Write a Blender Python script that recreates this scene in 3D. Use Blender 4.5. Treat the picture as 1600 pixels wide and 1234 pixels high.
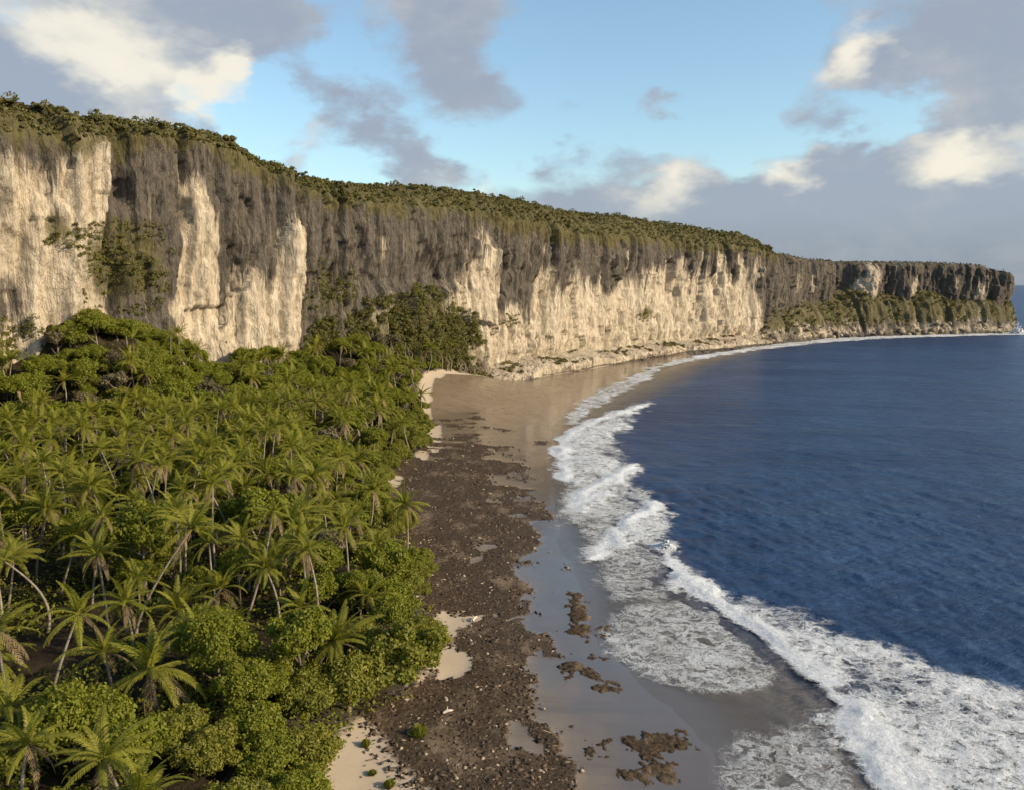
import bpy, math, random
import numpy as np
from mathutils import Vector, Matrix, Euler

R = math.radians
rng = np.random.default_rng(7)
random.seed(7)
scene = bpy.context.scene
for o in list(bpy.data.objects):
    bpy.data.objects.remove(o)
COL = scene.collection

# ------------------------------------------------------------------ camera
CAM_H, PITCH, LENS = 35.0, R(7.58), 29.25
cam_d = bpy.data.cameras.new('camera')
cam_d.lens, cam_d.sensor_width, cam_d.clip_start, cam_d.clip_end = LENS, 36.0, 0.5, 60000.0
cam = bpy.data.objects.new('camera', cam_d)
COL.objects.link(cam)
cam.location = (0, 0, CAM_H)
cam.rotation_euler = (math.pi / 2 - PITCH, 0, 0)
scene.camera = cam

# ------------------------------------------------------------------ light
SUN_EL, SUN_AZ = R(24), R(-19)          # azimuth from +X towards +Y
SUN_STRENGTH, SKY_STRENGTH, EXPOSURE = 4.8, 0.15, 0.45
sun_d = bpy.data.lights.new('sun', 'SUN')
sun_d.energy, sun_d.angle, sun_d.color = SUN_STRENGTH, R(0.55), (1.0, 0.81, 0.58)
sun = bpy.data.objects.new('sun', sun_d)
COL.objects.link(sun)
sdir = Vector((math.cos(SUN_EL) * math.cos(SUN_AZ), math.cos(SUN_EL) * math.sin(SUN_AZ), math.sin(SUN_EL)))
sun.rotation_euler = (-sdir).to_track_quat('-Z', 'Y').to_euler()
sun.location = (200, 100, 120)
scene.view_settings.view_transform = 'Standard'
scene.view_settings.look = 'None'
scene.view_settings.exposure = EXPOSURE
scene.view_settings.gamma = 1.0
scene.cycles.max_bounces = 6
scene.cycles.diffuse_bounces = 3
scene.cycles.glossy_bounces = 3
scene.cycles.transmission_bounces = 4
scene.cycles.transparent_max_bounces = 12
scene.cycles.caustics_reflective = False
scene.cycles.caustics_refractive = False
scene.cycles.use_denoising = True


class NT:
    """small helper round a node tree"""
    def __init__(self, tree):
        self.t = tree
        self.n = tree.nodes
        self.l = tree.links
        self.n.clear()

    def node(self, kind, **kw):
        n = self.n.new(kind)
        for k, v in kw.items():
            setattr(n, k, v)
        return n

    def put(self, sock, v):
        if isinstance(v, bpy.types.NodeSocket):
            self.l.new(v, sock)
        elif v is not None:
            sock.default_value = v

    def math(self, op, a, b=None, c=None, clamp=False):
        n = self.node('ShaderNodeMath', operation=op, use_clamp=clamp)
        self.put(n.inputs[0], a)
        self.put(n.inputs[1], b)
        self.put(n.inputs[2], c)
        return n.outputs[0]

    def vmath(self, op, a, b=None):
        n = self.node('ShaderNodeVectorMath', operation=op)
        self.put(n.inputs[0], a)
        self.put(n.inputs[1], b)
        return n.outputs[0]

    def map(self, v, a, b, c=0.0, d=1.0, smooth=True):
        n = self.node('ShaderNodeMapRange', interpolation_type='SMOOTHSTEP' if smooth else 'LINEAR')
        self.put(n.inputs[0], v)
        for i, q in enumerate((a, b, c, d)):
            self.put(n.inputs[1 + i], q)
        return n.outputs[0]

    def mix(self, f, a, b, blend='MIX'):
        n = self.node('ShaderNodeMix', data_type='RGBA', blend_type=blend)
        self.put(n.inputs[0], f)
        self.put(n.inputs[6], rgba(a))
        self.put(n.inputs[7], rgba(b))
        return n.outputs[2]

    def noise(self, vec, scale, detail=4.0, rough=0.55, dist=0.0, color=False):
        n = self.node('ShaderNodeTexNoise')
        self.put(n.inputs['Vector'], vec)
        n.inputs['Scale'].default_value = scale
        n.inputs['Detail'].default_value = detail
        n.inputs['Roughness'].default_value = rough
        n.inputs['Distortion'].default_value = dist
        return n.outputs['Color' if color else 'Fac']

    def voronoi(self, vec, scale, feature='F1', out='Distance'):
        n = self.node('ShaderNodeTexVoronoi', feature=feature)
        self.put(n.inputs['Vector'], vec)
        n.inputs['Scale'].default_value = scale
        return n.outputs[out]

    def mapping(self, vec, loc=(0, 0, 0), rot=(0, 0, 0), sc=(1, 1, 1), kind='POINT'):
        n = self.node('ShaderNodeMapping', vector_type=kind)
        self.put(n.inputs[0], vec)
        n.inputs[1].default_value, n.inputs[2].default_value, n.inputs[3].default_value = loc, rot, sc
        return n.outputs[0]

    def attr(self, name, out='Fac'):
        n = self.node('ShaderNodeAttribute', attribute_name=name)
        return n.outputs[out]

    def bump(self, h, strength, dist):
        n = self.node('ShaderNodeBump')
        self.put(n.inputs['Height'], h)
        n.inputs['Strength'].default_value = strength
        n.inputs['Distance'].default_value = dist
        return n.outputs[0]

    def bsdf(self, color, rough=0.9, normal=None, spec=0.3, alpha=None, ior=None):
        n = self.node('ShaderNodeBsdfPrincipled')
        self.put(n.inputs['Base Color'], rgba(color))
        self.put(n.inputs['Roughness'], rough)
        self.put(n.inputs['Specular IOR Level'], spec)
        if ior:
            n.inputs['IOR'].default_value = ior
        if normal is not None:
            self.put(n.inputs['Normal'], normal)
        if alpha is not None:
            self.put(n.inputs['Alpha'], alpha)
        return n.outputs[0]

    def out(self, shader):
        o = self.node('ShaderNodeOutputMaterial')
        self.l.new(shader, o.inputs[0])


def rgba(c):
    if isinstance(c, tuple) and len(c) == 3:
        return (*c, 1.0)
    return c


# ------------------------------------------------------------------ sky: Nishita with broken trade-wind cloud
world = bpy.data.worlds.new('World')
scene.world = world
world.use_nodes = True
w = NT(world.node_tree)
sky = w.node('ShaderNodeTexSky', sky_type='NISHITA', sun_disc=False)
sky.sun_elevation = SUN_EL
sky.sun_rotation = math.pi / 2 - SUN_AZ
sky.altitude, sky.air_density, sky.dust_density, sky.ozone_density = 50, 1.0, 1.2, 1.5
gen = w.node('ShaderNodeTexCoord').outputs['Generated']
sep = w.node('ShaderNodeSeparateXYZ')
w.l.new(gen, sep.inputs[0])
az = w.math('ARCTAN2', sep.outputs[0], sep.outputs[1])
el = w.math('ARCSINE', sep.outputs[2])
cmb = w.node('ShaderNodeCombineXYZ')
w.put(cmb.inputs[0], az)
w.put(cmb.inputs[1], el)
ae = cmb.outputs[0]
stretch = w.mapping(gen, sc=(1, 1, 1.9))
warp = w.noise(stretch, 9.0, 4.0, 0.6, color=True)
warp = w.vmath('MULTIPLY', w.vmath('SUBTRACT', warp, (0.5, 0.5, 0.5)), (0.16, 0.11, 0.0))
aew = w.vmath('ADD', ae, warp)


def blobs(items):
    tot = None
    for (a, e, ra, re, rot, wt) in items:
        m = w.mapping(aew, (a, e, 0), (0, 0, rot), (ra, re, 1), 'TEXTURE')
        gr = w.node('ShaderNodeTexGradient', gradient_type='SPHERICAL')
        w.l.new(m, gr.inputs[0])
        v = w.math('MULTIPLY', gr.outputs['Fac'], wt)
        tot = v if tot is None else w.math('ADD', tot, v)
    return tot


def px(x, y, rx, ry, rot, wt):         # picture-plane measure of the photograph's clouds as compass bearing / elevation
    u, v = (x - 800) / 1300, (617 - y) / 1300
    d = Vector((u, math.cos(PITCH) + v * math.sin(PITCH), v * math.cos(PITCH) - math.sin(PITCH))).normalized()
    return (math.atan2(d.x, d.y), math.asin(d.z), rx / 1300, ry / 1300, rot, wt)


CLOUDS = [px(170, 60, 330, 190, -0.2, 1.5), px(330, 20, 190, 90, 0, 1.0), px(40, 150, 260, 120, 0, 0.8),
          px(560, 185, 200, 75, -0.75, 1.15), px(650, 260, 110, 50, -0.2, 0.8), px(700, 100, 190, 85, -0.85, 1.2), px(690, 0, 160, 70, 0, 0.9),
          px(1040, 155, 75, 34, 0, 1.1), px(860, 250, 80, 34, 0.1, 0.9), px(1490, 50, 240, 120, -0.2, 1.3), px(1550, 150, 170, 100, 0, 1.1),
          px(1310, 125, 115, 80, 0.2, 1.2), px(1500, 245, 150, 70, 0, 1.2), px(1330, 200, 70, 20, 0, 0.5), px(1050, 285, 180, 60, 0.1, 1.0),
          px(1260, 300, 180, 60, 0, 1.0), px(1400, 300, 150, 80, 0, 1.1), px(480, 235, 90, 55, 0, 0.55),
          px(1000, 70, 330, 150, 0, -1.0), px(1120, 210, 160, 60, 0, -0.6), px(1400, 190, 70, 60, 0.3, -0.7), px(1180, 250, 60, 30, 0, -0.5), px(410, 170, 60, 110, -0.5, -0.9), px(800, 235, 110, 60, 0, -0.4)]
LIGHT = [px(340, 125, 60, 62, 0, 1.6), px(240, 95, 150, 70, -0.4, 0.9), px(60, 25, 160, 60, -0.5, 0.9), px(150, 130, 120, 45, -0.5, 0.7), px(1340, 80, 60, 45, 0, 1.3),
         px(1290, 130, 90, 45, 0, 0.6), px(1500, 240, 110, 45, 0, 1.3), px(1060, 280, 90, 40, 0.3, 0.8), px(1250, 270, 50, 30, 0, 0.9), px(470, 235, 70, 50, 0, 0.6), px(765, 290, 30, 22, 0, 0.8)]
big = w.noise(stretch, 3.2, 8.0, 0.58, 0.2)
fine = w.noise(stretch, 14.0, 6.0, 0.6, 0.3)
dens = w.math('ADD', blobs(CLOUDS), w.math('MULTIPLY', w.math('SUBTRACT', big, 0.54), 2.4))
dens = w.math('ADD', dens, w.math('MULTIPLY', w.math('SUBTRACT', fine, 0.5), 1.7))
bank = w.map(w.math('ADD', el, w.math('MULTIPLY', w.math('SUBTRACT', w.noise(stretch, 6.0, 4.0), 0.5), 0.09)), 0.135, 0.055, 0.0, 1.3)
dens = w.math('ADD', dens, bank)
cover = w.map(dens, -0.08, 0.85)
shade = w.noise(w.mapping(stretch, (0.02, 0, 0.035)), 7.0, 6.0, 0.6, 0.2)
lum = w.math('ADD', blobs(LIGHT), w.math('MULTIPLY', w.math('SUBTRACT', shade, 0.5), 1.3))
lum = w.math('SUBTRACT', lum, w.math('MULTIPLY', w.map(dens, 0.5, 1.8), 0.10))
lit = w.map(lum, -0.10, 1.05)
cl_col = w.mix(lit, (1.70, 1.95, 2.38), (4.6, 4.3, 3.6))
low_c = w.mix(w.map(w.noise(stretch, 11.0, 5.0, 0.6, 0.3), 0.35, 0.68), (1.10, 1.38, 1.72), (1.66, 1.86, 2.14))
cl_col = w.mix(w.map(el, 0.10, 0.0, 0.0, 0.8), cl_col, low_c)
blue = w.mix(1.0, sky.outputs[0], (0.97, 1.05, 1.0), 'MULTIPLY')
sky_col = w.mix(w.math('MULTIPLY', cover, 0.94), blue, cl_col)
bg = w.node('ShaderNodeBackground')
w.put(bg.inputs[0], sky_col)
bg.inputs[1].default_value = SKY_STRENGTH
wo = w.node('ShaderNodeOutputWorld')
w.l.new(bg.outputs[0], wo.inputs[0])
world.cycles.sampling_method = 'MANUAL'
world.cycles.sample_map_resolution = 512


# ================================================================== helpers
def tag(o, label=None, cat=None, group=None, kind=None):
    for k, v in (('label', label), ('category', cat), ('group', group), ('kind', kind)):
        if v:
            o[k] = v
    return o


def mesh(name, V, F, mat=None, smooth=False):
    """V (n,3) floats, F (m,k) ints"""
    V = np.asarray(V, np.float32)
    F = np.asarray(F, np.int32)
    me = bpy.data.meshes.new(name)
    me.vertices.add(len(V))
    me.vertices.foreach_set('co', V.ravel())
    m, k = F.shape
    me.loops.add(m * k)
    me.loops.foreach_set('vertex_index', F.ravel())
    me.polygons.add(m)
    me.polygons.foreach_set('loop_start', np.arange(0, m * k, k, dtype=np.int32))
    me.polygons.foreach_set('loop_total', np.full(m, k, np.int32))
    if smooth:
        me.polygons.foreach_set('use_smooth', np.ones(m, bool))
    me.update(calc_edges=True)
    if mat:
        me.materials.append(mat)
    return me


def vattr(me, name, vals):
    a = me.attributes.new(name, 'FLOAT', 'POINT')
    a.data.foreach_set('value', np.asarray(vals, np.float32).ravel())


def vvec(me, name, vals):
    a = me.attributes.new(name, 'FLOAT_VECTOR', 'POINT')
    a.data.foreach_set('vector', np.asarray(vals, np.float32).ravel())


def link(name, me, parent=None, loc=(0, 0, 0), rot=(0, 0, 0), sc=(1, 1, 1)):
    o = bpy.data.objects.new(name, me)
    COL.objects.link(o)
    if parent is not None:
        o.parent = parent
    o.location, o.rotation_euler, o.scale = loc, rot, sc
    return o


def hash3(ix, iy, iz, seed):
    h = (ix.astype(np.int64) * 374761393 + iy.astype(np.int64) * 668265263 + iz.astype(np.int64) * 2147483647 + seed * 974711) & 0xffffffff
    h = ((h ^ (h >> 13)) * 1274126177) & 0xffffffff
    h = ((h ^ (h >> 16)) * 2246822519) & 0xffffffff
    return ((h ^ (h >> 15)) & 0xffffff) / float(0xffffff)


def vn(x, y=0.0, z=0.0, seed=0):
    """value noise 0..1"""
    x, y, z = np.broadcast_arrays(np.asarray(x, float), np.asarray(y, float), np.asarray(z, float))
    xi, yi, zi = np.floor(x), np.floor(y), np.floor(z)
    fx, fy, fz = x - xi, y - yi, z - zi
    fx, fy, fz = [f * f * f * (f * (f * 6 - 15) + 10) for f in (fx, fy, fz)]
    out = 0
    for a in (0, 1):
        for b in (0, 1):
            for c in (0, 1):
                wgt = (fx if a else 1 - fx) * (fy if b else 1 - fy) * (fz if c else 1 - fz)
                out = out + wgt * hash3(xi + a, yi + b, zi + c, seed)
    return out


def fbm(x, y=0.0, z=0.0, seed=0, oct=4, gain=0.5):
    t, a, n = 0, 1.0, 0
    f = 1.0
    for i in range(oct):
        t = t + a * vn(np.asarray(x) * f, np.asarray(y) * f, np.asarray(z) * f, seed + i * 17)
        n += a
        a *= gain
        f *= 2.03
    return t / n


def sstep(a, b, x):
    t = np.clip((x - a) / (b - a), 0, 1)
    return t * t * (3 - 2 * t)


def chaikin(p, n=3):
    p = [tuple(q) for q in p]
    for _ in range(n):
        q = [p[0]]
        for a, b in zip(p, p[1:]):
            q.append((.75 * a[0] + .25 * b[0], .75 * a[1] + .25 * b[1]))
            q.append((.25 * a[0] + .75 * b[0], .25 * a[1] + .75 * b[1]))
        q.append(p[-1])
        p = q
    return np.array(p)


def curve_dist(x, y, C):
    """signed distance to a polyline (positive on its right-hand side) and arc length of the nearest point"""
    sh = np.shape(x)
    x, y = np.ravel(x), np.ravel(y)
    best = np.full(len(x), 1e18)
    sg = np.zeros(len(x))
    ss = np.zeros(len(x))
    s0 = 0.0
    for a, b in zip(C[:-1], C[1:]):
        e = b - a
        L = math.hypot(*e)
        t = np.clip(((x - a[0]) * e[0] + (y - a[1]) * e[1]) / (L * L), 0, 1)
        qx, qy = x - a[0] - t * e[0], y - a[1] - t * e[1]
        d = qx * qx + qy * qy
        m = d < best
        best[m] = d[m]
        sg[m] = np.sign(e[1] * qx[m] - e[0] * qy[m])
        ss[m] = s0 + t[m] * L
        s0 += L
    return (np.sqrt(best) * np.where(sg == 0, 1, sg)).reshape(sh), ss.reshape(sh)


def poly_sd(x, y, P):
    """signed distance to a closed polygon, positive inside"""
    sh = np.shape(x)
    x, y = np.ravel(x), np.ravel(y)
    best = np.full(len(x), 1e18)
    ins = np.zeros(len(x), bool)
    n = len(P)
    for i in range(n):
        ax, ay = P[i]
        bx, by = P[(i + 1) % n]
        ex, ey = bx - ax, by - ay
        t = np.clip(((x - ax) * ex + (y - ay) * ey) / (ex * ex + ey * ey), 0, 1)
        d = (x - ax - t * ex) ** 2 + (y - ay - t * ey) ** 2
        best = np.minimum(best, d)
        c = ((ay > y) != (by > y))
        with np.errstate(divide='ignore', invalid='ignore'):
            xi = ax + (y - ay) * ex / (ey if ey else 1e-9)
        ins ^= c & (x < xi)
    return (np.sqrt(best) * np.where(ins, 1, -1)).reshape(sh)


def grid_faces(nu, nv):
    i = np.arange((nu - 1) * (nv - 1))
    a = (i // (nv - 1)) * nv + i % (nv - 1)
    return np.stack([a, a + nv, a + nv + 1, a + 1], 1)


def clean(V, F):
    used = np.unique(F)
    idx = np.full(len(V), -1)
    idx[used] = np.arange(len(used))
    return used, idx[F]


def tube(path, radii, sides=7):
    """tapered tube along a path: V, F"""
    path = np.asarray(path, float)
    n = len(path)
    tan = np.gradient(path, axis=0)
    tan /= np.linalg.norm(tan, axis=1)[:, None] + 1e-9
    ref = np.array([1.0, 0.1, 0.0]) if abs(tan[0][2]) > 0.5 else np.array([0, 0.1, 1.0])
    u = np.cross(tan, ref)
    u /= np.linalg.norm(u, axis=1)[:, None] + 1e-9
    v = np.cross(tan, u)
    a = np.arange(sides) / sides * 2 * math.pi
    V = path[:, None] + (u[:, None] * np.cos(a)[None, :, None] + v[:, None] * np.sin(a)[None, :, None]) * np.asarray(radii, float)[:, None, None]
    V = V.reshape(-1, 3)
    F = []
    for i in range(n - 1):
        for j in range(sides):
            k = (j + 1) % sides
            F.append((i * sides + j, i * sides + k, (i + 1) * sides + k, (i + 1) * sides + j))
    return V, np.array(F)


def join(parts):
    Vs, Fs, o = [], [], 0
    for V, F in parts:
        Vs.append(V)
        Fs.append(np.asarray(F) + o)
        o += len(V)
    return np.concatenate(Vs), np.concatenate(Fs)


# ================================================================== plan of the place (metres, camera above the origin, +X seaward, +Y along the coast)
CLIFF = chaikin([(-230, -60), (-190, 20), (-145, 95), (-100, 163), (-56, 225), (-12, 286), (0, 302), (20, 332), (46, 374), (77, 419), (116, 456), (148, 489), (170, 520),
                 (190, 550), (219, 572), (264, 588), (312, 600), (346, 605), (364, 613), (370, 634), (356, 700), (300, 790)])
CL_S = np.concatenate([[0], np.cumsum(np.hypot(*np.diff(CLIFF, axis=0).T))])
WATER = chaikin([(15, -60), (17, 20), (15.7, 49.4), (14.7, 54.0), (15.5, 60.9), (11.5, 70.5), (8.1, 77.2), (8.2, 85.1), (8.1, 96.9), (7.0, 109.4), (6.9, 129.2), (7.4, 151.8), (8.0, 183.6), (14.1, 225.7),
                 (30.1, 277.7), (56.6, 348.8), (112, 434), (180, 518), (261.5, 567.0), (316.9, 586.0), (362.3, 592), (384, 602), (392, 640), (372, 720), (312, 830)], 2)
VEG = chaikin([(-12, -60), (-9, 20), (-10.1, 47.3), (-11.6, 51.6), (-12.6, 54.6), (-11.7, 59.2), (-10.1, 62.1), (-6.0, 66.9), (-7.5, 81.4), (-9.6, 92.7), (-13.6, 110.4), (-20.1, 127.5), (-20.6, 145.3), (-16.2, 175.7),
               (-22.6, 210.7), (-26.7, 245), (-20.4, 262.5), (-10, 288)], 2)
WEED = [(-5, 20), (-5.6, 48.0), (-6.3, 52.4), (-7.5, 56.6), (-10.3, 62.8), (-6.0, 67.3), (-7.6, 82.7), (-9.8, 94.1), (-13.8, 112.0), (-17.4, 129.4), (-18.9, 150.1), (-14.7, 171.2), (-12.4, 199.0),
        (-10.7, 211.7), (0.0, 181.0), (6.1, 155.0), (0.0, 135.4), (5.9, 119.4), (3.3, 107.8), (3.2, 95.5), (7.0, 81.4), (3.6, 72.0), (4.0, 65.5), (6.1, 57.0), (5.3, 53.2), (5.3, 48.7), (6, 20)]


def cliff_at(s):
    return np.interp(s, CL_S, CLIFF[:, 0]), np.interp(s, CL_S, CLIFF[:, 1])


def cliff_n(s, h=6.0):
    x0, y0 = cliff_at(s - h)
    x1, y1 = cliff_at(s + h)
    dx, dy = x1 - x0, y1 - y0
    L = np.hypot(dx, dy)
    return dy / L, -dx / L


def weed_mask(x, y):
    n = (fbm(x * 0.10, y * 0.05, seed=5, oct=4) - 0.5) * (12 + 10 * sstep(95, 140, y)) + (fbm(x * 0.45, y * 0.22, seed=9, oct=3) - 0.5) * 7 + (fbm(x * 0.12, y * 0.32, seed=19, oct=3) - 0.55) * 16 * sstep(90, 150, y)
    n = n + sstep(-4, 2, x) * ((fbm(x * .3, y * .22, seed=39, oct=4, gain=.6) - .55) * 13)
    for (bx, by, rx, ry, a) in ((-2, 143, 9, 2.6, 9), (-1, 122.5, 6, 1.3, 7), (-6, 163, 8, 3.5, 9), (-3, 185, 7, 5, 7), (3.0, 98, 3.0, 4.5, 8), (4.5, 87, 3.2, 3.0, 7), (3.6, 72, 2.2, 1.6, 6), (-12, 133, 3, 1.5, 5)):
        n = n - a * np.exp(-((x - bx) / rx) ** 2 - ((y - by + .12 * (x - bx)) / ry) ** 2)
    n = n - 11 * sstep(.57, .68, fbm(x * .20, y * .17, seed=49, oct=4)) * sstep(-9, -3, x)
    n = n + 3.0 * sstep(-4, -10, x) * sstep(70, 84, y)
    n = n * (0.30 + 0.70 * np.maximum(sstep(60, 74, y), sstep(-1, 3, x)))
    return poly_sd(x, y, WEED) + n


TALUS = ([0, 240, 262, 273, 288, 300, 335, 352, 376, 400, 412, 425, 1200], [12, 12, 13, 24, 20, 10, 10, 13, 10, 5, 2, 0, 0])


def land_z(x, y):
    dw, _ = curve_dist(x, y, WATER)
    dv, _ = curve_dist(x, y, VEG)
    dc, sc = curve_dist(x, y, CLIFF)
    dw, dv = -dw, -dv                       # positive inland
    z = np.where(dw > 0, 0.042 * dw, 0.05 * dw)
    z = np.minimum(z, 1.3 + 0.005 * np.maximum(dw, 0))
    z = z + sstep(-2, 10, dv) * (1.2 + 1.2 * fbm(x * .06, y * .06, seed=3)) * (dw > 0)
    T = np.interp(sc, *TALUS)
    z = z + T * np.clip(1 - dc / 38, 0, 1.1) ** 1.5
    z = np.where(dw > 0, z + 0.12 * (fbm(x * .3, y * .12, seed=2) - 0.5), z)
    return np.maximum(z, -4.0)


# ================================================================== materials
def material(name):
    m = bpy.data.materials.new(name)
    m.use_nodes = True
    return m, NT(m.node_tree)


def obj_pos(t):
    return t.node('ShaderNodeTexCoord').outputs['Object']


# ---- limestone
M_ROCK, t = material('limestone')
sz = t.attr('sz', 'Vector')
pos = obj_pos(t)
stain = t.attr('stain')  # dark weathering, plus shade painted onto the headland and its recess
green = t.attr('green')
streak = t.noise(t.mapping(sz, sc=(1.3, 0.035, 1)), 1.0, 5.0, 0.65)
streak2 = t.noise(t.mapping(sz, sc=(4.5, 0.10, 1)), 1.0, 4.0, 0.6)
blotch = t.noise(pos, 0.22, 6.0, 0.62)
k = t.math('ADD', stain, t.math('MULTIPLY', t.math('SUBTRACT', streak, 0.5), 0.95))
k = t.math('ADD', k, t.math('MULTIPLY', t.math('SUBTRACT', streak2, 0.5), 0.35))
k = t.math('ADD', k, t.math('MULTIPLY', t.math('SUBTRACT', blotch, 0.47), 1.1))
wide = t.noise(t.mapping(sz, sc=(0.28, 0.03, 1)), 1.0, 4.0, 0.6)
k = t.math('ADD', k, t.math('MULTIPLY', t.math('SUBTRACT', wide, 0.5), 0.9))
pocket = t.noise(t.mapping(sz, sc=(0.55, 0.30, 1)), 1.0, 5.0, 0.7, 0.6)
big_st = t.noise(t.mapping(pos, sc=(1, 1, .45)), 0.075, 5.0, 0.6, 0.4)
k = t.math('ADD', k, t.math('MULTIPLY', t.math('SUBTRACT', big_st, 0.49), 1.0))
drip = t.map(t.noise(t.mapping(sz, sc=(1.9, 0.028, 1)), 1.0, 3.0, 0.5), 0.56, 0.63, 0, 0.45)
k = t.math('ADD', k, t.math('MULTIPLY', drip, t.map(stain, -0.1, 0.35, 0.35, 1.0)))
k = t.map(k, 0.22, 0.78)
cream = t.mix(t.map(blotch, 0.35, 0.7), (0.41, 0.345, 0.252), (0.55, 0.47, 0.352))
cream = t.mix(t.map(streak2, 0.50, 0.72, 0, 0.70), cream, (0.22, 0.175, 0.12))
cream = t.mix(t.map(t.noise(t.mapping(sz, sc=(2.2, 0.06, 1)), 1.0, 4.0, 0.65), 0.52, 0.70, 0, 0.55), cream, (0.27, 0.22, 0.16))
cream = t.mix(t.map(pocket, 0.62, 0.72, 0, 0.75), cream, (0.105, 0.085, 0.055))
dark = t.mix(t.map(streak, 0.3, 0.7), (0.060, 0.052, 0.043), (0.118, 0.101, 0.082))
dark = t.mix(t.map(t.noise(pos, 0.9, 5.0, 0.65), 0.52, 0.75, 0, 0.75), dark, (0.19, 0.16, 0.125))
dark = t.mix(t.map(t.noise(t.mapping(sz, sc=(2.6, 0.05, 1)), 1.0, 5.0, 0.65), 0.52, 0.72, 0, 0.8), dark, (0.235, 0.195, 0.145))
col = t.mix(k, cream, dark)
mossy = t.map(t.math('ADD', green, t.math('MULTIPLY', t.math('SUBTRACT', t.noise(pos, 0.5, 6.0, 0.7), 0.5), 1.2)), 0.35, 0.75, 0, 0.8)
col = t.mix(mossy, col, t.mix(t.noise(t.mapping(pos, sc=(1, 1, .3)), 1.3, 5.0, .7), (0.050, 0.046, 0.018), (0.15, 0.13, 0.048)))
wet = t.map(t.attr('sz', 'Vector'), 0, 1)
h = t.math('ADD', t.math('MULTIPLY', t.noise(t.mapping(sz, sc=(0.8, 0.20, 1)), 1.3, 6.0, 0.62), 1.0), t.math('MULTIPLY', t.noise(t.mapping(pos, sc=(1, 1, 0.3)), 1.2, 8.0, 0.66), 0.6))
cw = t.vmath('ADD', pos, t.vmath('MULTIPLY', t.noise(pos, 0.35, 5.0, 0.65, color=True), (5.0, 5.0, 7.0)))
crack = t.math('MULTIPLY', t.map(t.voronoi(t.mapping(cw, sc=(1, 1, .22)), 0.30, 'DISTANCE_TO_EDGE'), 0.0, 0.06), 0.16)
h = t.math('ADD', h, crack)
nrm = t.bump(h, 1.0, 1.0)
t.out(t.bsdf(col, 0.95, nrm, 0.12))

# ---- loose boulders
M_BOULDER, t = material('boulder_rock')
pos = obj_pos(t)
b = t.noise(pos, 0.9, 6.0, 0.65)
oi = t.node('ShaderNodeObjectInfo').outputs['Random']
col = t.mix(t.map(b, 0.3, 0.7), (0.15, 0.12, 0.085), (0.42, 0.335, 0.225))
col = t.mix(t.map(oi, 0.3, 1.0, 0, 0.75), col, (0.13, 0.11, 0.075))
t.out(t.bsdf(col, 0.95, t.bump(t.noise(pos, 2.2, 6.0, 0.7), 0.8, 0.4), 0.15))

M_DARKROCK, t = material('dark_wet_rock')
pos = obj_pos(t)
t.out(t.bsdf(t.mix(t.noise(pos, 1.2, 6.0, 0.65), (0.025, 0.020, 0.015), (0.11, 0.088, 0.064)), 0.8, t.bump(t.noise(pos, 2.2, 6.0, 0.7), 0.8, 0.4), 0.25))

# ---- beach
M_BEACH, t = material('beach_sand')
pos = obj_pos(t)
wetv = t.attr('wet')
weed = t.attr('weed')
n1 = t.noise(pos, 0.35, 6.0, 0.62)
n2 = t.noise(pos, 3.0, 6.0, 0.7)
str_n = t.noise(t.mapping(pos, sc=(0.35, 1.0, 1)), 0.9, 5.0, 0.6)
wet = t.map(t.math('ADD', wetv, t.math('MULTIPLY', t.math('SUBTRACT', str_n, 0.5), 0.5)), 0.3, 0.6)
dry = t.mix(n1, (0.33, 0.26, 0.18), (0.42, 0.34, 0.24))
dry = t.mix(t.map(n2, 0.5, 0.75, 0, 0.35), dry, (0.25, 0.19, 0.13))
damp = t.mix(n1, (0.130, 0.098, 0.066), (0.205, 0.155, 0.105))
damp = t.mix(t.map(t.noise(t.mapping(pos, rot=(0, 0, R(-12)), sc=(0.16, 1.0, 1)), 0.5, 5.0, 0.65), 0.46, 0.70, 0, 0.6), damp, (0.085, 0.066, 0.048))
film = t.attr('film')
damp = t.mix(t.math('MULTIPLY', film, 0.85), damp, (0.092, 0.080, 0.074))
sand = t.mix(wet, dry, damp)
wk = t.map(t.math('ADD', weed, t.math('MULTIPLY', t.math('SUBTRACT', n2, 0.5), 0.9)), 0.3, 0.62)
wcol = t.mix(t.map(n2, 0.3, 0.7), (0.020, 0.0135, 0.008), (0.090, 0.062, 0.038))
wcol = t.mix(t.map(t.noise(t.mapping(pos, sc=(1, .6, 1)), 0.28, 6.0, 0.7), 0.50, 0.68, 0, 0.85), wcol, (0.19, 0.14, 0.092))
col = t.mix(wk, sand, wcol)
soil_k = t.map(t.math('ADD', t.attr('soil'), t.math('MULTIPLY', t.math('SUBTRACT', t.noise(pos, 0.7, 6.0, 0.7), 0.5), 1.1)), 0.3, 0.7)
col = t.mix(soil_k, col, t.mix(n2, (0.014, 0.011, 0.007), (0.05, 0.038, 0.022)))  # near-black soil, shade under the trees put into its colour
rough = t.math('SUBTRACT', 0.95, t.math('MULTIPLY', wet, t.math('MULTIPLY_ADD', n1, 0.25, 0.58)))
rough = t.math('MULTIPLY', rough, t.math('SUBTRACT', 1.0, t.math('MULTIPLY', film, 0.7)))
rough = t.math('MAXIMUM', rough, t.math('MULTIPLY', wk, 0.75))
hh = t.math('ADD', t.math('MULTIPLY', n2, t.math('MULTIPLY_ADD', wk, 2.2, 0.12)), t.math('MULTIPLY', str_n, 0.1))
t.out(t.bsdf(col, rough, t.bump(hh, 0.6, 0.18), t.math('MULTIPLY', t.math('MULTIPLY_ADD', film, 0.35, 0.5), t.math('MULTIPLY_ADD', wk, -0.75, 1.0))))

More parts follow.
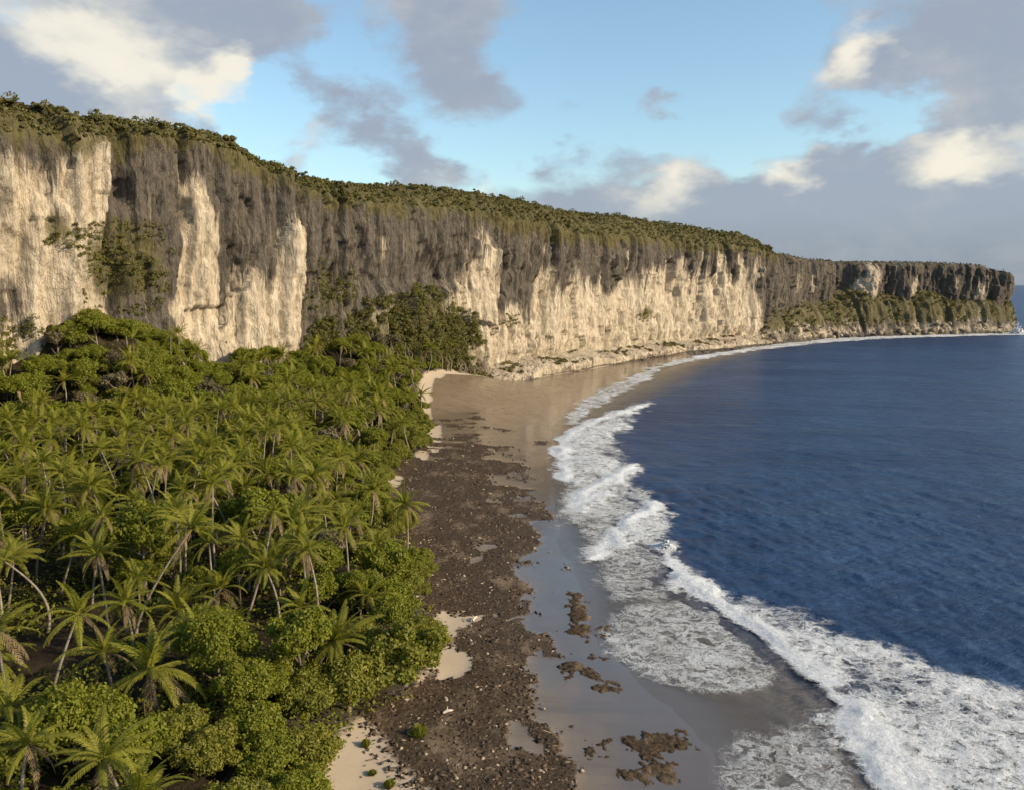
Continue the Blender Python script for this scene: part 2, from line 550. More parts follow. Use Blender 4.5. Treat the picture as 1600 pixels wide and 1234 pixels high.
# ---- forest floor
M_FLOOR, t = material('shaded_forest_soil')
pos = obj_pos(t)
n1 = t.noise(pos, 0.5, 6.0, 0.65)
col = t.mix(t.map(n1, 0.3, 0.7), (0.014, 0.011, 0.007), (0.05, 0.038, 0.022))  # soil colour darkened to hold the deep shade of the gaps
t.out(t.bsdf(col, 1.0, t.bump(t.noise(pos, 2.0, 6.0, 0.7), 0.9, 0.4), 0.1))

# ---- sea
M_SEA, t = material('sea_water')
pos = obj_pos(t)
dep = t.attr('depth')
chop = t.mapping(pos, rot=(0, 0, R(-28)), sc=(0.55, 1.35, 1))
c1 = t.noise(chop, 0.33, 5.0, 0.62, 0.4)
c2 = t.noise(chop, 1.6, 5.0, 0.65, 0.3)
c3 = t.noise(chop, 0.06, 3.0, 0.5)
c0 = t.noise(t.mapping(pos, rot=(0, 0, R(-20)), sc=(0.45, 1.3, 1)), 0.085, 4.0, 0.6, 0.3)
hh = t.math('ADD', t.math('ADD', t.math('MULTIPLY', c1, 1.1), t.math('MULTIPLY', c2, 0.30)), t.math('MULTIPLY', c0, 2.4))
patch = t.noise(pos, 0.03, 4.0, 0.6)
deepc = t.mix(t.map(patch, 0.3, 0.7), (0.018, 0.044, 0.108), (0.028, 0.062, 0.136))
deepc = t.mix(t.map(c1, 0.5, 0.75, 0, 0.4), deepc, (0.030, 0.066, 0.12))
deepc = t.mix(t.map(c0, 0.5, 0.7, 0, 0.45), deepc, (0.038, 0.070, 0.118))
farc = t.noise(t.mapping(pos, sc=(0.25, 1.0, 1)), 0.035, 6.0, 0.68, 0.2)
deepc = t.mix(t.map(farc, 0.42, 0.62, 0, 0.5), deepc, (0.009, 0.026, 0.070))
shal = t.mix(t.noise(pos, 0.25, 4.0, 0.6), (0.10, 0.088, 0.078), (0.16, 0.135, 0.11))
dd = t.math('ADD', dep, t.math('MULTIPLY', t.math('SUBTRACT', t.noise(pos, 0.09, 5.0, 0.6), 0.5), 0.7))
col = t.mix(t.map(dd, 0.35, 1.0), shal, deepc)
alpha = t.map(t.math('ADD', dep, t.math('MULTIPLY', t.math('SUBTRACT', c1, 0.5), 0.12)), 0.0, 0.35, 0.15, 1.0)
amt = t.map(dep, 0.1, 0.8, 0.03, 1.0)
t.out(t.bsdf(col, t.map(dep, 0.0, 0.6, 0.10, 0.33), t.bump(t.math('MULTIPLY', hh, amt), 1.0, 0.95), t.map(dep, 0.2, 0.9, 0.4, 0.18), alpha, 1.33))


# ---- foam
def foam_mat(name, scale, bright):
    m, t = material(name)
    pos = obj_pos(t)
    wp = t.vmath('ADD', pos, t.vmath('MULTIPLY', t.vmath('SUBTRACT', t.noise(pos, 0.35, 6.0, 0.68, color=True), (.5, .5, .5)), (5.5, 5.5, 0)))
    flow = t.mapping(wp, rot=(0, 0, R(25)), sc=(0.8, 1.15, 1))
    e1 = t.voronoi(flow, scale, 'DISTANCE_TO_EDGE')
    e2 = t.voronoi(flow, scale * 2.9, 'DISTANCE_TO_EDGE')
    e3 = t.voronoi(wp, scale * 6.5, 'DISTANCE_TO_EDGE')
    lace = t.math('ADD', t.math('MULTIPLY', t.map(e1, 0.0, 0.35), 0.26), t.math('MULTIPLY', t.map(e2, 0.0, 0.35), 0.26))
    lace = t.math('ADD', lace, t.math('MULTIPLY', t.map(e3, 0.0, 0.35), 0.18))
    lace = t.math('ADD', lace, t.math('MULTIPLY', t.noise(wp, 0.30, 7.0, 0.72), 0.95))
    lace = t.math('SUBTRACT', lace, 0.05)
    a = t.map(t.math('SUBTRACT', t.math('MULTIPLY', t.attr('cov'), 1.45), lace), -0.30, 0.34)
    c = t.mix(t.map(t.noise(pos, 2.2, 6.0, 0.7), 0.35, 0.7), tuple(bright * q for q in (0.62, 0.66, 0.70)), tuple(bright * q for q in (0.90, 0.91, 0.90)))
    bsdf = t.bsdf(c, 0.75, t.bump(t.math('ADD', t.noise(pos, 1.8, 8.0, 0.75), t.math('MULTIPLY', a, 0.35)), 0.8, 0.35), 0.25, a)
    t.out(bsdf)
    return m


M_FOAM = foam_mat('surf_foam', 0.6, 0.80)
M_LACE = foam_mat('swash_foam', 0.7, 0.68)


# ---- foliage
def leaf_mat(name, a, b, c, transl=0.35, dead=0.0):
    m, t = material(name)
    geo = t.node('ShaderNodeNewGeometry')
    rnd = geo.outputs['Random Per Island']
    oi = t.node('ShaderNodeObjectInfo').outputs['Random']
    col = t.mix(rnd, a, b)
    col = t.mix(t.map(oi, 0.1, 1.0, 0, 0.75, False), col, c)
    col = t.mix(t.map(t.noise(obj_pos(t), 0.55, 3.0, 0.6), 0.45, 0.75, 0, 0.45), col, tuple(0.55 * q for q in a))
    d = t.bsdf(col, 0.55, None, 0.22)
    tr = t.node('ShaderNodeBsdfTranslucent')
    t.put(tr.inputs[0], t.mix(1.0, col, (1.15, 1.25, 0.6), 'MULTIPLY'))
    ms = t.node('ShaderNodeMixShader')
    ms.inputs[0].default_value = transl
    t.l.new(d, ms.inputs[1])
    t.l.new(tr.outputs[0], ms.inputs[2])
    t.out(ms.outputs[0])
    return m


M_PALM = leaf_mat('palm_leaf', (0.165, 0.168, 0.019), (0.300, 0.272, 0.044), (0.195, 0.205, 0.024), 0.42)
M_DEAD = leaf_mat('dry_palm_leaf', (0.18, 0.13, 0.065), (0.30, 0.22, 0.115), (0.20, 0.145, 0.08), 0.2)
M_BROAD = leaf_mat('broad_leaf', (0.130, 0.150, 0.015), (0.225, 0.228, 0.028), (0.180, 0.190, 0.019), 0.40)
M_SHORE = leaf_mat('shore_shrub_leaf', (0.138, 0.150, 0.020), (0.235, 0.225, 0.036), (0.200, 0.185, 0.030), 0.40)
M_SCRUB = leaf_mat('scrub_leaf', (0.080, 0.074, 0.022), (0.165, 0.140, 0.045), (0.120, 0.108, 0.030), 0.25)
M_SCRUB_G = leaf_mat('cliff_shrub_leaf', (0.085, 0.082, 0.021), (0.165, 0.148, 0.040), (0.12, 0.115, 0.027), 0.30)
M_GREY = leaf_mat('grey_leaf', (0.095, 0.082, 0.045), (0.17, 0.14, 0.075), (0.12, 0.10, 0.05), 0.2)

M_BARK, t = material('palm_bark')
pos = obj_pos(t)
ring = t.node('ShaderNodeTexWave', wave_type='BANDS', bands_direction='Z')
t.put(ring.inputs['Vector'], pos)
ring.inputs['Scale'].default_value = 1.6
ring.inputs['Distortion'].default_value = 1.5
col = t.mix(t.map(t.noise(pos, 1.5, 4.0, 0.6), 0.3, 0.7), (0.15, 0.125, 0.095), (0.27, 0.235, 0.19))
col = t.mix(t.map(ring.outputs['Fac'], 0.6, 0.95, 0, 0.45), col, (0.13, 0.11, 0.085))
t.out(t.bsdf(col, 0.85, t.bump(ring.outputs['Fac'], 0.4, 0.05), 0.2))
M_WOOD, t = material('tree_bark')
pos = obj_pos(t)
col = t.mix(t.noise(pos, 2.0, 5.0, 0.6), (0.11, 0.085, 0.06), (0.25, 0.20, 0.15))
t.out(t.bsdf(col, 0.9, t.bump(t.noise(pos, 6.0, 5.0, 0.7), 0.6, 0.05), 0.2))
M_DRIFT, t = material('bleached_wood')
col = t.mix(t.noise(obj_pos(t), 3.0, 5.0, 0.6), (0.40, 0.33, 0.25), (0.62, 0.54, 0.43))
t.out(t.bsdf(col, 0.85, None, 0.2))
M_NUT, t = material('coconut_husk')
t.out(t.bsdf(t.mix(t.noise(obj_pos(t), 4.0, 3.0, 0.6), (0.10, 0.085, 0.02), (0.20, 0.13, 0.05)), 0.6, None, 0.3))
M_RUB, t = material('weed_and_coral_rubble')
rnd = t.node('ShaderNodeNewGeometry').outputs['Random Per Island']
col = t.mix(t.map(rnd, 0.0, 0.8), (0.022, 0.0145, 0.009), (0.095, 0.064, 0.039))
col = t.mix(t.map(rnd, 0.88, 0.99), col, (0.32, 0.25, 0.175))
t.out(t.bsdf(col, 0.8, None, 0.25))

# ================================================================== cliff wall
TOP = ([0, 230, 261, 273, 287, 303, 315, 324, 337, 356, 389, 415, 451, 477, 539, 601, 654, 668, 680, 708, 778, 868, 901, 918, 926, 960, 1050, 1200],
       [70.5, 70.5, 71, 70.5, 70.5, 71, 70.5, 67, 64, 63.3, 65.5, 66.5, 66, 65, 66.5, 65.5, 62.5, 59, 54.5, 51.5, 50, 49.8, 48, 44.5, 43, 43, 45, 45])
RIM = ([0, 255, 275, 290, 330, 350, 390, 430, 480, 600, 650, 680, 720, 900, 1200], [9, 9, 7, 4, 4, 6, 8, 10, 12, 12, 9, 5, 3, 3, 3])
EDGE = ([200, 256, 262, 268, 273, 277, 281, 282.5, 289, 296.5, 299, 303, 308, 309.5, 319, 327.5, 333.6, 334.3, 356, 360, 368, 372, 388, 394.6, 402, 414.9, 420, 424, 444.8, 449.2, 460, 477, 490, 507, 520, 539.5, 555, 572, 590,
         602, 612, 620, 630, 640, 652.6, 668, 690, 1200],
        [54, 58, 60, 56, 48, 58, 60, 24, 22, 24, 50, 58, 52, 29, 34, 41, 51.6, -5, -5, 38, 36, 26, 24, 34, 42, 48, 44, 27, 25, 46, 40, 43, 36, 30, 38, 44, 40, 48, 42, 46, 48, 56, 46, 44, 32, 10, -30, -30])  # the final drop darkens the whole headland, shade painted as rock tone
# (s, z, rs, rz, amount): dark weathering and painted shade of the headland recess (+), fresh cream rock (-)
PATCH = [(321, 22, 13, 16, -.55), (329, 36, 5, 14, -.6), (304, 32, 5, 18, -.4), (500, 22, 80, 16, -.22), (600, 26, 45, 18, -.22), (271, 53, 12, 9, -.55), (258, 50, 8, 12, -.4), (287.7, 41, 9, 12, .9), (352, 30, 14, 30, .6), (268.8, 47, 3, 4, .6), (261, 31, 4, 7, .8), (290.5, 23, 5, 5, .9), (432, 37, 8, 9, .7), (547, 21, 12, 4, .5), (470, 24, 7, 3, .35), (600, 30, 6, 4, .4),
         (334.4, 54, 0.9, 9, -1.0), (331.0, 50, 0.7, 7, -.9), (364, 45, 2.0, 5, -.6), (297.5, 56, 2, 7, -.5), (303, 50, 4, 12, -.35), (292, 30, 10, 3, -.5),
         (807, 37, 10, 13, -.95), (800, 31, 6, 7, -.8), (847.5, 32, 6, 8, -.8), (832, 44, 2, 9, -.5), (899.7, 30, 7, 8, -.7), (907, 40, 2, 6, -.5), (711, 35, 5, 9, -.6), (722, 40, 2, 9, -.5), (656, 44, 5, 8, -.8), (745, 36, 3, 11, -.6), (735, 33, 4, 7, -.6),
         (880, 36, 2, 9, -.4), (640, 46, 4, 10, -.5), (788.7, 40, 11, 12, .9), (765, 30, 5, 6, .4), (690, 20, 9, 9, -.3)]


def cliff_out(s, z):
    """how far the rock face stands out from the plan line"""
    top = np.interp(s, *TOP)
    zz = z / np.maximum(top, 1)
    d = (fbm(s * 0.022, z * 0.006, seed=21, oct=3) - 0.5) * 9
    d = d + (fbm(s * 0.07, z * 0.012, seed=31, oct=3) - 0.5) * 6.5
    fl = np.abs(fbm(s * 0.22 + 0.35 * fbm(z * 0.05, s * 0.05, seed=8), z * 0.018, seed=41, oct=3) - 0.5) * 2
    d = d - fl * 3.4 * (0.35 + 1.3 * vn(s * .035, z * .012, seed=47))
    fl2 = np.abs(fbm(s * 0.75, z * 0.03, seed=51, oct=2) - 0.5) * 2
    d = d - fl2 * 0.9
    d = d + (fbm(s * 0.35, z * 0.16, seed=61, oct=4) - 0.5) * 1.1
    d = d - 1.9 * sstep(0.60, 0.68, fbm(s * 0.16, z * 0.055, seed=63, oct=4)) + 1.4 * sstep(0.58, 0.66, fbm(s * 0.13, z * 0.04, seed=64, oct=3))
    def blocks(f, seed, amp, zf):
        q = s * f + 1.4 * fbm(s * f * .5, z * zf, seed=seed + 2, oct=2)
        return (hash3(np.floor(q), np.floor(z * zf * 1.6 + .9 * vn(s * .2, seed=seed + 5)), np.zeros_like(q), seed) - .5) * amp
    d = d + blocks(.10, 151, 2.8, .024) + blocks(.27, 157, 1.2, .045) + (fbm(s * 1.1, z * .8, seed=161, oct=3) - .5) * .9
    # undercut notch at the foot, slight overhang of the weathered upper third
    d = d - 1.6 * np.exp(-((z - 6) / 4.0) ** 2) + 2.2 * sstep(0.45, 0.75, zz)
    # crevices and buttresses seen in the face
    for (s0, r, z0, z1, a) in ((284.5, 1.3, 52, 70, -5), (299.0, 1.2, 48, 70, -4), (326, 9, 0, 70, 1.5), (334.8, 1.0, 0, 62, -2.5), (342, 7, 0, 70, -3.0), (380, 24, -2, 34, 4.5), (789, 9, 22, 60, -11),
                               (808, 8, 22, 46, 4), (838, 6, 22, 56, 3), (860, 8, 22, 60, -4), (890, 9, 22, 60, 3), (910, 4, 22, 60, -3), (720, 9, 10, 60, 4), (752, 8, 20, 60, 3), (775, 5, 20, 60, 2), (668, 5, 10, 60, -3)):
        d = d + a * np.exp(-((s - s0) / r) ** 2) * sstep(z0 - 3, z0 + 3, z) * (1 - sstep(z1 - 3, z1 + 3, z))
    # rounded rim
    rim = np.interp(s, *RIM)
    u = np.clip((z - (top - rim)) / rim, 0, 1)
    d = d - (u ** 1.6) * rim * 0.95
    return d


def cliff_green(s, z):
    top = np.interp(s, *TOP)
    rim = np.interp(s, *RIM)
    g = sstep(-9, 4, z - (top - rim) + (fbm(s * .2, z * .05, seed=71) - .5) * 10)
    g = g * (1 - .55 * sstep(670, 700, s))
    for (s0, z0, rs, rz, a) in ((284, 40, 12, 11, .9), (378, 16, 34, 16, 1.1), (347, 33, 11, 12, .6), (547, 21, 12, 4.5, .9), (430, 22, 5, 3, .5), (690, 15, 16, 9, .6), (270, 46, 4, 4, .8), (345, 48, 25, 14, .3), (410, 44, 40, 9, .2)):
        g = np.maximum(g, a * np.exp(-((s - s0) / rs) ** 2 - ((z - z0) / rz) ** 2))
    return g


s_ax = np.concatenate([np.arange(150, 250, 2.0), np.arange(250, 480, 0.45), np.arange(480, 950, 0.7), np.arange(950, 1120, 4.0)])
n_z = 150
S, Tn = np.meshgrid(s_ax, np.linspace(0, 1, n_z), indexing='ij')
top = np.interp(S, *TOP)
Z = -2 + Tn * (top + 2)
D = cliff_out(S, Z)
cx, cy = cliff_at(S)
nx, ny = cliff_n(S)
X, Y = cx + nx * D, cy + ny * D
# plateau skirt: three more rows running back from the rim
rows = [(12, .8), (40, 1.5), (160, 2.0)]
Xp = np.concatenate([X] + [(X[:, -1:] - nx[:, -1:] * a) for a, _ in rows], 1)
Yp = np.concatenate([Y] + [(Y[:, -1:] - ny[:, -1:] * a) for a, _ in rows], 1)
Zp = np.concatenate([Z] + [(Z[:, -1:] + b) for _, b in rows], 1)
S2 = np.concatenate([S] + [S[:, -1:]] * 3, 1)
Zt = np.concatenate([Z] + [Z[:, -1:] + a for a, _ in rows], 1)
st = sstep(-12, 11, Zt - np.interp(S2, *EDGE) + np.interp(S2, [300, 390, 470], [1, 1, 3]) + (fbm(S2 * 0.55, Zt * .02, seed=81, oct=3) - 0.5) * 13 + (fbm(S2 * .09, Zt * .05, seed=82) - .5) * 26)
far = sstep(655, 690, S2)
st = np.maximum(st, far * 0.85)  # headland shade painted in by raising the dark rock tone
for (s0, z0, rs, rz, a) in PATCH:
    e = np.exp(-(np.abs((S2 - s0) / rs) ** 3) - np.abs((Zt - z0) / rz) ** 3)
    st = st + a * e * (0.55 + 0.9 * fbm(S2 * .7, Zt * .08, seed=83))
st = np.clip(st, -0.2, 1.2)
gr = cliff_green(S2, Zt)
gr[:, n_z:] = 1.0
me = mesh('cliff', np.stack([Xp, Yp, Zp], -1).reshape(-1, 3), grid_faces(Xp.shape[0], Xp.shape[1]), M_ROCK, True)
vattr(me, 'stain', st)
vattr(me, 'green', gr)
vvec(me, 'sz', np.stack([S2, Zt, np.zeros_like(S2)], -1).reshape(-1, 3))
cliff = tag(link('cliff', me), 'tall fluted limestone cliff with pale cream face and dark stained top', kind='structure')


def ruled(name, s_arr, prof, n_sub, amp, seed, stain_shade_v, green_f, label):
    """strip of rock hugging the cliff: prof(s) -> list of (out, z) from the wall to the water"""
    pr = [prof(s) for s in s_arr]
    m = len(pr[0])
    tt = np.linspace(0, m - 1, n_sub)
    O = np.array([np.interp(tt, range(m), [q[0] for q in p]) for p in pr])
    Zz = np.array([np.interp(tt, range(m), [q[1] for q in p]) for p in pr])
    S = np.repeat(s_arr[:, None], n_sub, 1)
    x, y = cliff_at(S)
    ax, ay = cliff_n(S, 10)
    base = cliff_out(S[:, :1], np.full((len(s_arr), 1), 8.0)) * np.linspace(1, 0.25, n_sub)[None]
    wob = (fbm(S * 0.12, tt[None] * .6, seed=seed, oct=4) - .5) * amp * 2 + (fbm(S * 0.5, tt[None] * 1.7, seed=seed + 3, oct=3) - .5) * amp
    O = O + base + wob * np.linspace(0.2, 1, n_sub)[None]
    Zz = Zz + ((fbm(S * 0.25, O * .25, seed=seed + 9, oct=4) - .5) * amp * 1.3 + (fbm(S * 0.9, O * .9, seed=seed + 5, oct=3) - .5) * amp * 0.9) * np.sin(np.linspace(0, math.pi, n_sub))[None]
    V = np.stack([x + ax * O, y + ay * O, Zz], -1).reshape(-1, 3)
    me = mesh(name, V, grid_faces(len(s_arr), n_sub), M_ROCK, True)
    vattr(me, 'stain', np.clip(stain_shade_v(S, Zz), -.2, 1.2))
    vattr(me, 'green', green_f(S, Zz) * 0.8)
    vvec(me, 'sz', np.stack([S, Zz * 3, O], -1).reshape(-1, 3))
    return tag(link(name, me), label, kind='structure'), V.reshape(len(s_arr), n_sub, 3)


def ledge_prof(s):
    wd = np.interp(s, [395, 412, 440, 480, 560, 620, 660, 700], [6, 11, 10, 9.5, 11, 11, 10, 4]) * (0.85 + 0.3 * vn(s * .08, seed=4))
    zz = np.interp(s, [395, 420, 560, 700], [3.4, 5.4, 5.2, 3.8]) * (0.8 + .4 * vn(s * .11, seed=24))
    return [(-4, zz + 2.2), (wd * .25, zz + .6), (wd * .6, zz - .2), (wd * .88, zz - 1.0), (wd, zz - 2.0), (wd * .93, 0.9), (wd * .80, -1.2)]


ledge, LEDGE_V = ruled('rock_ledge', np.arange(396, 702, 0.6), ledge_prof, 30, 1.6, 101, lambda S, Z: 0.20 + 1.0 * sstep(1.7, 0.7, Z) + 0.6 * (fbm(S * .2, Z * .5, seed=6) - .5),
                       lambda S, Z: 0.30 * sstep(3.3, 4.6, Z) * (fbm(S * .15, seed=12) > .5), 'pale eroded limestone ledge running along the foot of the cliff')


def talus_prof(s):
    k = np.interp(s, [655, 690, 720, 760, 930, 960, 1000], [.2, .6, .95, 1, 1, .9, .5])
    h, wd = 27 * k * (0.85 + 0.3 * vn(s * .05, seed=14)), np.interp(s, [655, 700, 780, 860, 905, 925, 960], [6, 14, 17, 17, 14, 8, 10])
    return [(-6, h + 3), (wd * .2, h * .93), (wd * .48, h * .74), (wd * .72, h * .46), (wd * .88, h * .2), (wd, 1.5), (wd * 1.05, -1.5)]


talus, TALUS_V = ruled('talus_slope', np.arange(655, 1000, 0.9), talus_prof, 38, 3.4, 121, lambda S, Z: 0.72 + 0.9 * (fbm(S * .1, Z * .1, seed=16, oct=3) - .5) - .25 * sstep(9, 4, Z) + .4 * sstep(3, 1, Z),  # high base tone carries the headland's painted shade down the slope
                       lambda S, Z: 0.85 * sstep(5, 11, Z + 8 * (fbm(S * .12, seed=17) - .5)), 'scrubby rock slope below the far dark headland')

# ================================================================== land and sea
xs = np.concatenate([np.arange(-300, -60, 3.0), np.arange(-60, 30, 0.55), np.arange(30, 90, 2.5)])
ys = np.concatenate([np.arange(-60, 40, 3.0), np.arange(40, 130, 0.5), np.arange(130, 420, 1.4)])
X, Y = np.meshgrid(xs, ys, indexing='ij')
Z = land_z(X, Y)
dv, _ = curve_dist(X, Y, VEG)
dc, _ = curve_dist(X, Y, CLIFF)
dwv, _ = curve_dist(X, Y, WATER)
wm = weed_mask(X, Y)
weedv = sstep(-1.5, 1.5, wm)
Z = Z + weedv * (0.16 * fbm(X * 0.9, Y * .9, seed=33, oct=3) + 0.05)
V = np.stack([X, Y, Z], -1).reshape(-1, 3)
F = grid_faces(*X.shape)
fdv = dv.ravel()[F].mean(1)
fdc = dc.ravel()[F].mean(1)
fdw = -dwv.ravel()[F].mean(1)
for nm, sel, mt, lb in (('beach', (fdv > -7) & (fdc > -12) & (fdw > -25), M_BEACH, 'wet tan sand beach with dark weed and rubble'), ('forest_floor', (fdv <= -7) & (fdc > -25), M_FLOOR, 'dark shaded ground beneath the palms')):
    used, f2 = clean(V, F[sel])
    me = mesh(nm, V[used], f2, mt, True)
    uv = V[used]
    w0 = np.interp(uv[:, 1], [60, 78, 100, 150], [5.5, 4.5, 2.5, .3])
    wetness = sstep(0, 4, dv.ravel()[used] - w0 + 3 * (fbm(uv[:, 0] * .2, uv[:, 1] * .1, seed=44) - .5)) * sstep(7, 10, dc.ravel()[used])
    vattr(me, 'wet', wetness)
    vattr(me, 'film', sstep(11, 3, -dwv.ravel()[used] + 8 * (fbm(uv[:, 0] * .18, uv[:, 1] * .10, seed=45) - .5)))
    vattr(me, 'weed', weedv.ravel()[used])
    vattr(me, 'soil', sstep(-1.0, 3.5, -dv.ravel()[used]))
    tag(link(nm, me), lb, kind='structure')


def spread(a, b, step, far_lo, far_hi, g):
    core = list(np.arange(a, b, step))
    v, d, hi = b, step, []
    while v < far_hi:
        hi.append(v)
        d *= g
        v += d
    v, d, lo = a - step, step, []
    while v > far_lo:
        lo.append(v)
        d *= g * 1.12
        v -= d
    return np.array(lo[::-1] + core + hi)


xs = spread(4, 62, 0.34, -22000, 22000, 1.035)
ys = spread(44, 125, 0.34, -22000, 22000, 1.03)
X, Y = np.meshgrid(xs, ys, indexing='ij')
dw, _ = curve_dist(X, Y, WATER)
depth = np.clip(dw, 0, None)
spx = np.gradient(xs)[:, None] + 0 * Y
spy = np.gradient(ys)[None] + 0 * X
sp = np.maximum(spx, spy)
Zs = np.zeros_like(X)
wr = np.random.default_rng(3)
for i in range(46):
    lam = 1.3 * (13 / 1.3) ** (i / 45)
    th = wr.normal(R(198), R(34))
    kx, ky = math.cos(th) * 2 * math.pi / lam, math.sin(th) * 2 * math.pi / lam
    am = 0.0085 * lam ** 0.45
    ph = kx * X + ky * Y + wr.uniform(0, 6.28) + 0.8 * vn(X * .05, Y * .05, seed=i)
    Zs += np.where(sp < lam * 0.3, am * np.sin(ph), 0)
amt = sstep(1.0, 16, depth)
Zs = Zs * amt - 0.02 * sstep(0, -3, dw) + 0.01
Zs = Zs - 0.5 * sstep(2, 12, -dw)
me = mesh('sea', np.stack([X, Y, Zs], -1).reshape(-1, 3), grid_faces(*X.shape), M_SEA, True)
wdt = np.interp(Y, [40, 70, 90, 120, 200, 300, 400, 520, 600], [26, 24, 17, 15, 19, 30, 20, 7, 4])
vattr(me, 'depth', np.clip(dw / wdt, 0, 1.5))
tag(link('sea', me), 'choppy deep blue sea', kind='structure')

# ------------------------------------------------------------------ surf
FOAM = [
    ('breaking_wave', 'long white breaker rolling onto the beach at lower right', 'wave', M_FOAM, 0.30, 0.56, 3.2, 0.30,
     [(19.6, 109.4), (21.3, 109.4), (20.8, 101.5), (23.5, 93.7), (27.0, 86.9), (30.3, 84.7), (35.7, 78.6), (40.0, 72.4), (43.9, 68.2), (47.9, 64.0), (58, 54), (62, 30), (24, 30), (24.7, 47.6), (25.5, 54.0), (25.6, 57.4), (26.1, 63.8), (27.5, 67.6), (25.3, 72.4), (23.3, 77.9), (22.3, 82.5), (20.0, 88.7), (17.8, 94.3)]),
    ('swash_foam', 'thin lacy foam lobe washing over sand left of the long breaker', 'foam', M_LACE, 0.25, 0.50, 1.6, 0.04,
     [(8.2, 80.9), (9.9, 85.1), (14.1, 87.8), (18.7, 89.7), (22.0, 86.0), (23.3, 77.9), (25.0, 70.5), (21.5, 67.6), (17.6, 67.6), (11.6, 71.1), (8.7, 74.4)]),
    ('swash_foam', 'broken foam streaks on wet sand at the bottom edge', 'foam', M_LACE, 0.25, 0.46, 2.5, 0.04,
     [(15.5, 60.9), (21.0, 64.4), (25.2, 62.8), (24.8, 58.3), (25.0, 54.0), (24.2, 40.2), (13.9, 40.2), (14.5, 54.0)]),
    ('swash_foam', 'thin grey foam film between the upper breakers and the beach', 'foam', M_LACE, 0.4, 0.48, 3.0, 0.04,
     [(9.3, 183.6), (7.6, 133.2), (7.8, 109.4), (8.9, 96.9), (11.6, 88.6), (17.6, 89.6), (20.5, 104.0), (22.1, 133.2), (21.0, 183.6), (19.3, 200.2)]),
    ('breaking_wave', 'short white breaker just above the splash', 'wave', M_FOAM, 0.35, 0.60, 3.0, 0.32,
     [(25.0, 130.2), (21.7, 112.3), (15.8, 104.6), (9.6, 102.8), (12.6, 112.9), (17.1, 123.6), (21.4, 131.2)]),
    ('breaking_wave', 'second white breaker up the beach with curled crest', 'wave', M_FOAM, 0.4, 0.60, 3.2, 0.32,
     [(24.2, 159.3), (21.3, 139.6), (15.8, 124.7), (8.4, 122.3), (8.4, 131.1), (13.5, 141.9), (18.4, 154.8)]),
    ('breaking_wave', 'farthest broad white breaker below the pale cliff', 'wave', M_FOAM, 0.5, 0.58, 3.6, 0.36,
     [(8.2, 170.7), (11.0, 193.6), (18.2, 208.9), (28.9, 229.7), (41.4, 246.6), (31.2, 209.7), (23.5, 183.6), (21.1, 151.8), (9.4, 139.9), (9.2, 163.1)]),
    ('breaking_wave', 'narrow foam crest running onto the sand under the rock ledge', 'wave', M_FOAM, 0.4, 0.48, 2.2, 0.14,
     [(12.0, 205), (16.5, 234.5), (25.8, 266.1), (35.2, 292.2), (53.0, 335), (64, 348), (54, 312), (36.5, 265.7), (24.8, 234.8), (16.5, 205)]),
    ('shore_foam', 'white line of surf along the foot of the far headland', 'foam', M_FOAM, 0.8, 0.56, 3.2, 0.35,
     [(51.1, 338.5), (92.6, 410.8), (142.6, 474.7), (203.3, 536.8), (257.4, 564.0), (311.9, 584.5), (376.6, 612.8), (425.6, 629.7), (395.4, 584.2), (348.7, 572.0), (294.2, 555.6), (245.5, 534.6), (190.8, 499.3), (132.0, 440.1), (86.8, 382.9), (60.2, 343.1)]),
]
CREST_OF = {'breaking_wave': {
    FOAM[0][1]: [(19.4, 108), (19.6, 98), (21.5, 91), (23.6, 84.5), (25.0, 78.5), (27.0, 73), (28.8, 68), (27.4, 63.5), (26.8, 57), (26.4, 50), (26, 40)],
    FOAM[4][1]: [(22.5, 129), (17.5, 121), (13.2, 111), (10.8, 104)],
    FOAM[5][1]: [(22.5, 156), (17.0, 147), (11.5, 136), (9.2, 127)],
    FOAM[6][1]: [(36, 236), (26, 220), (16, 201), (10.5, 185), (9.6, 165), (10.0, 146)]}}
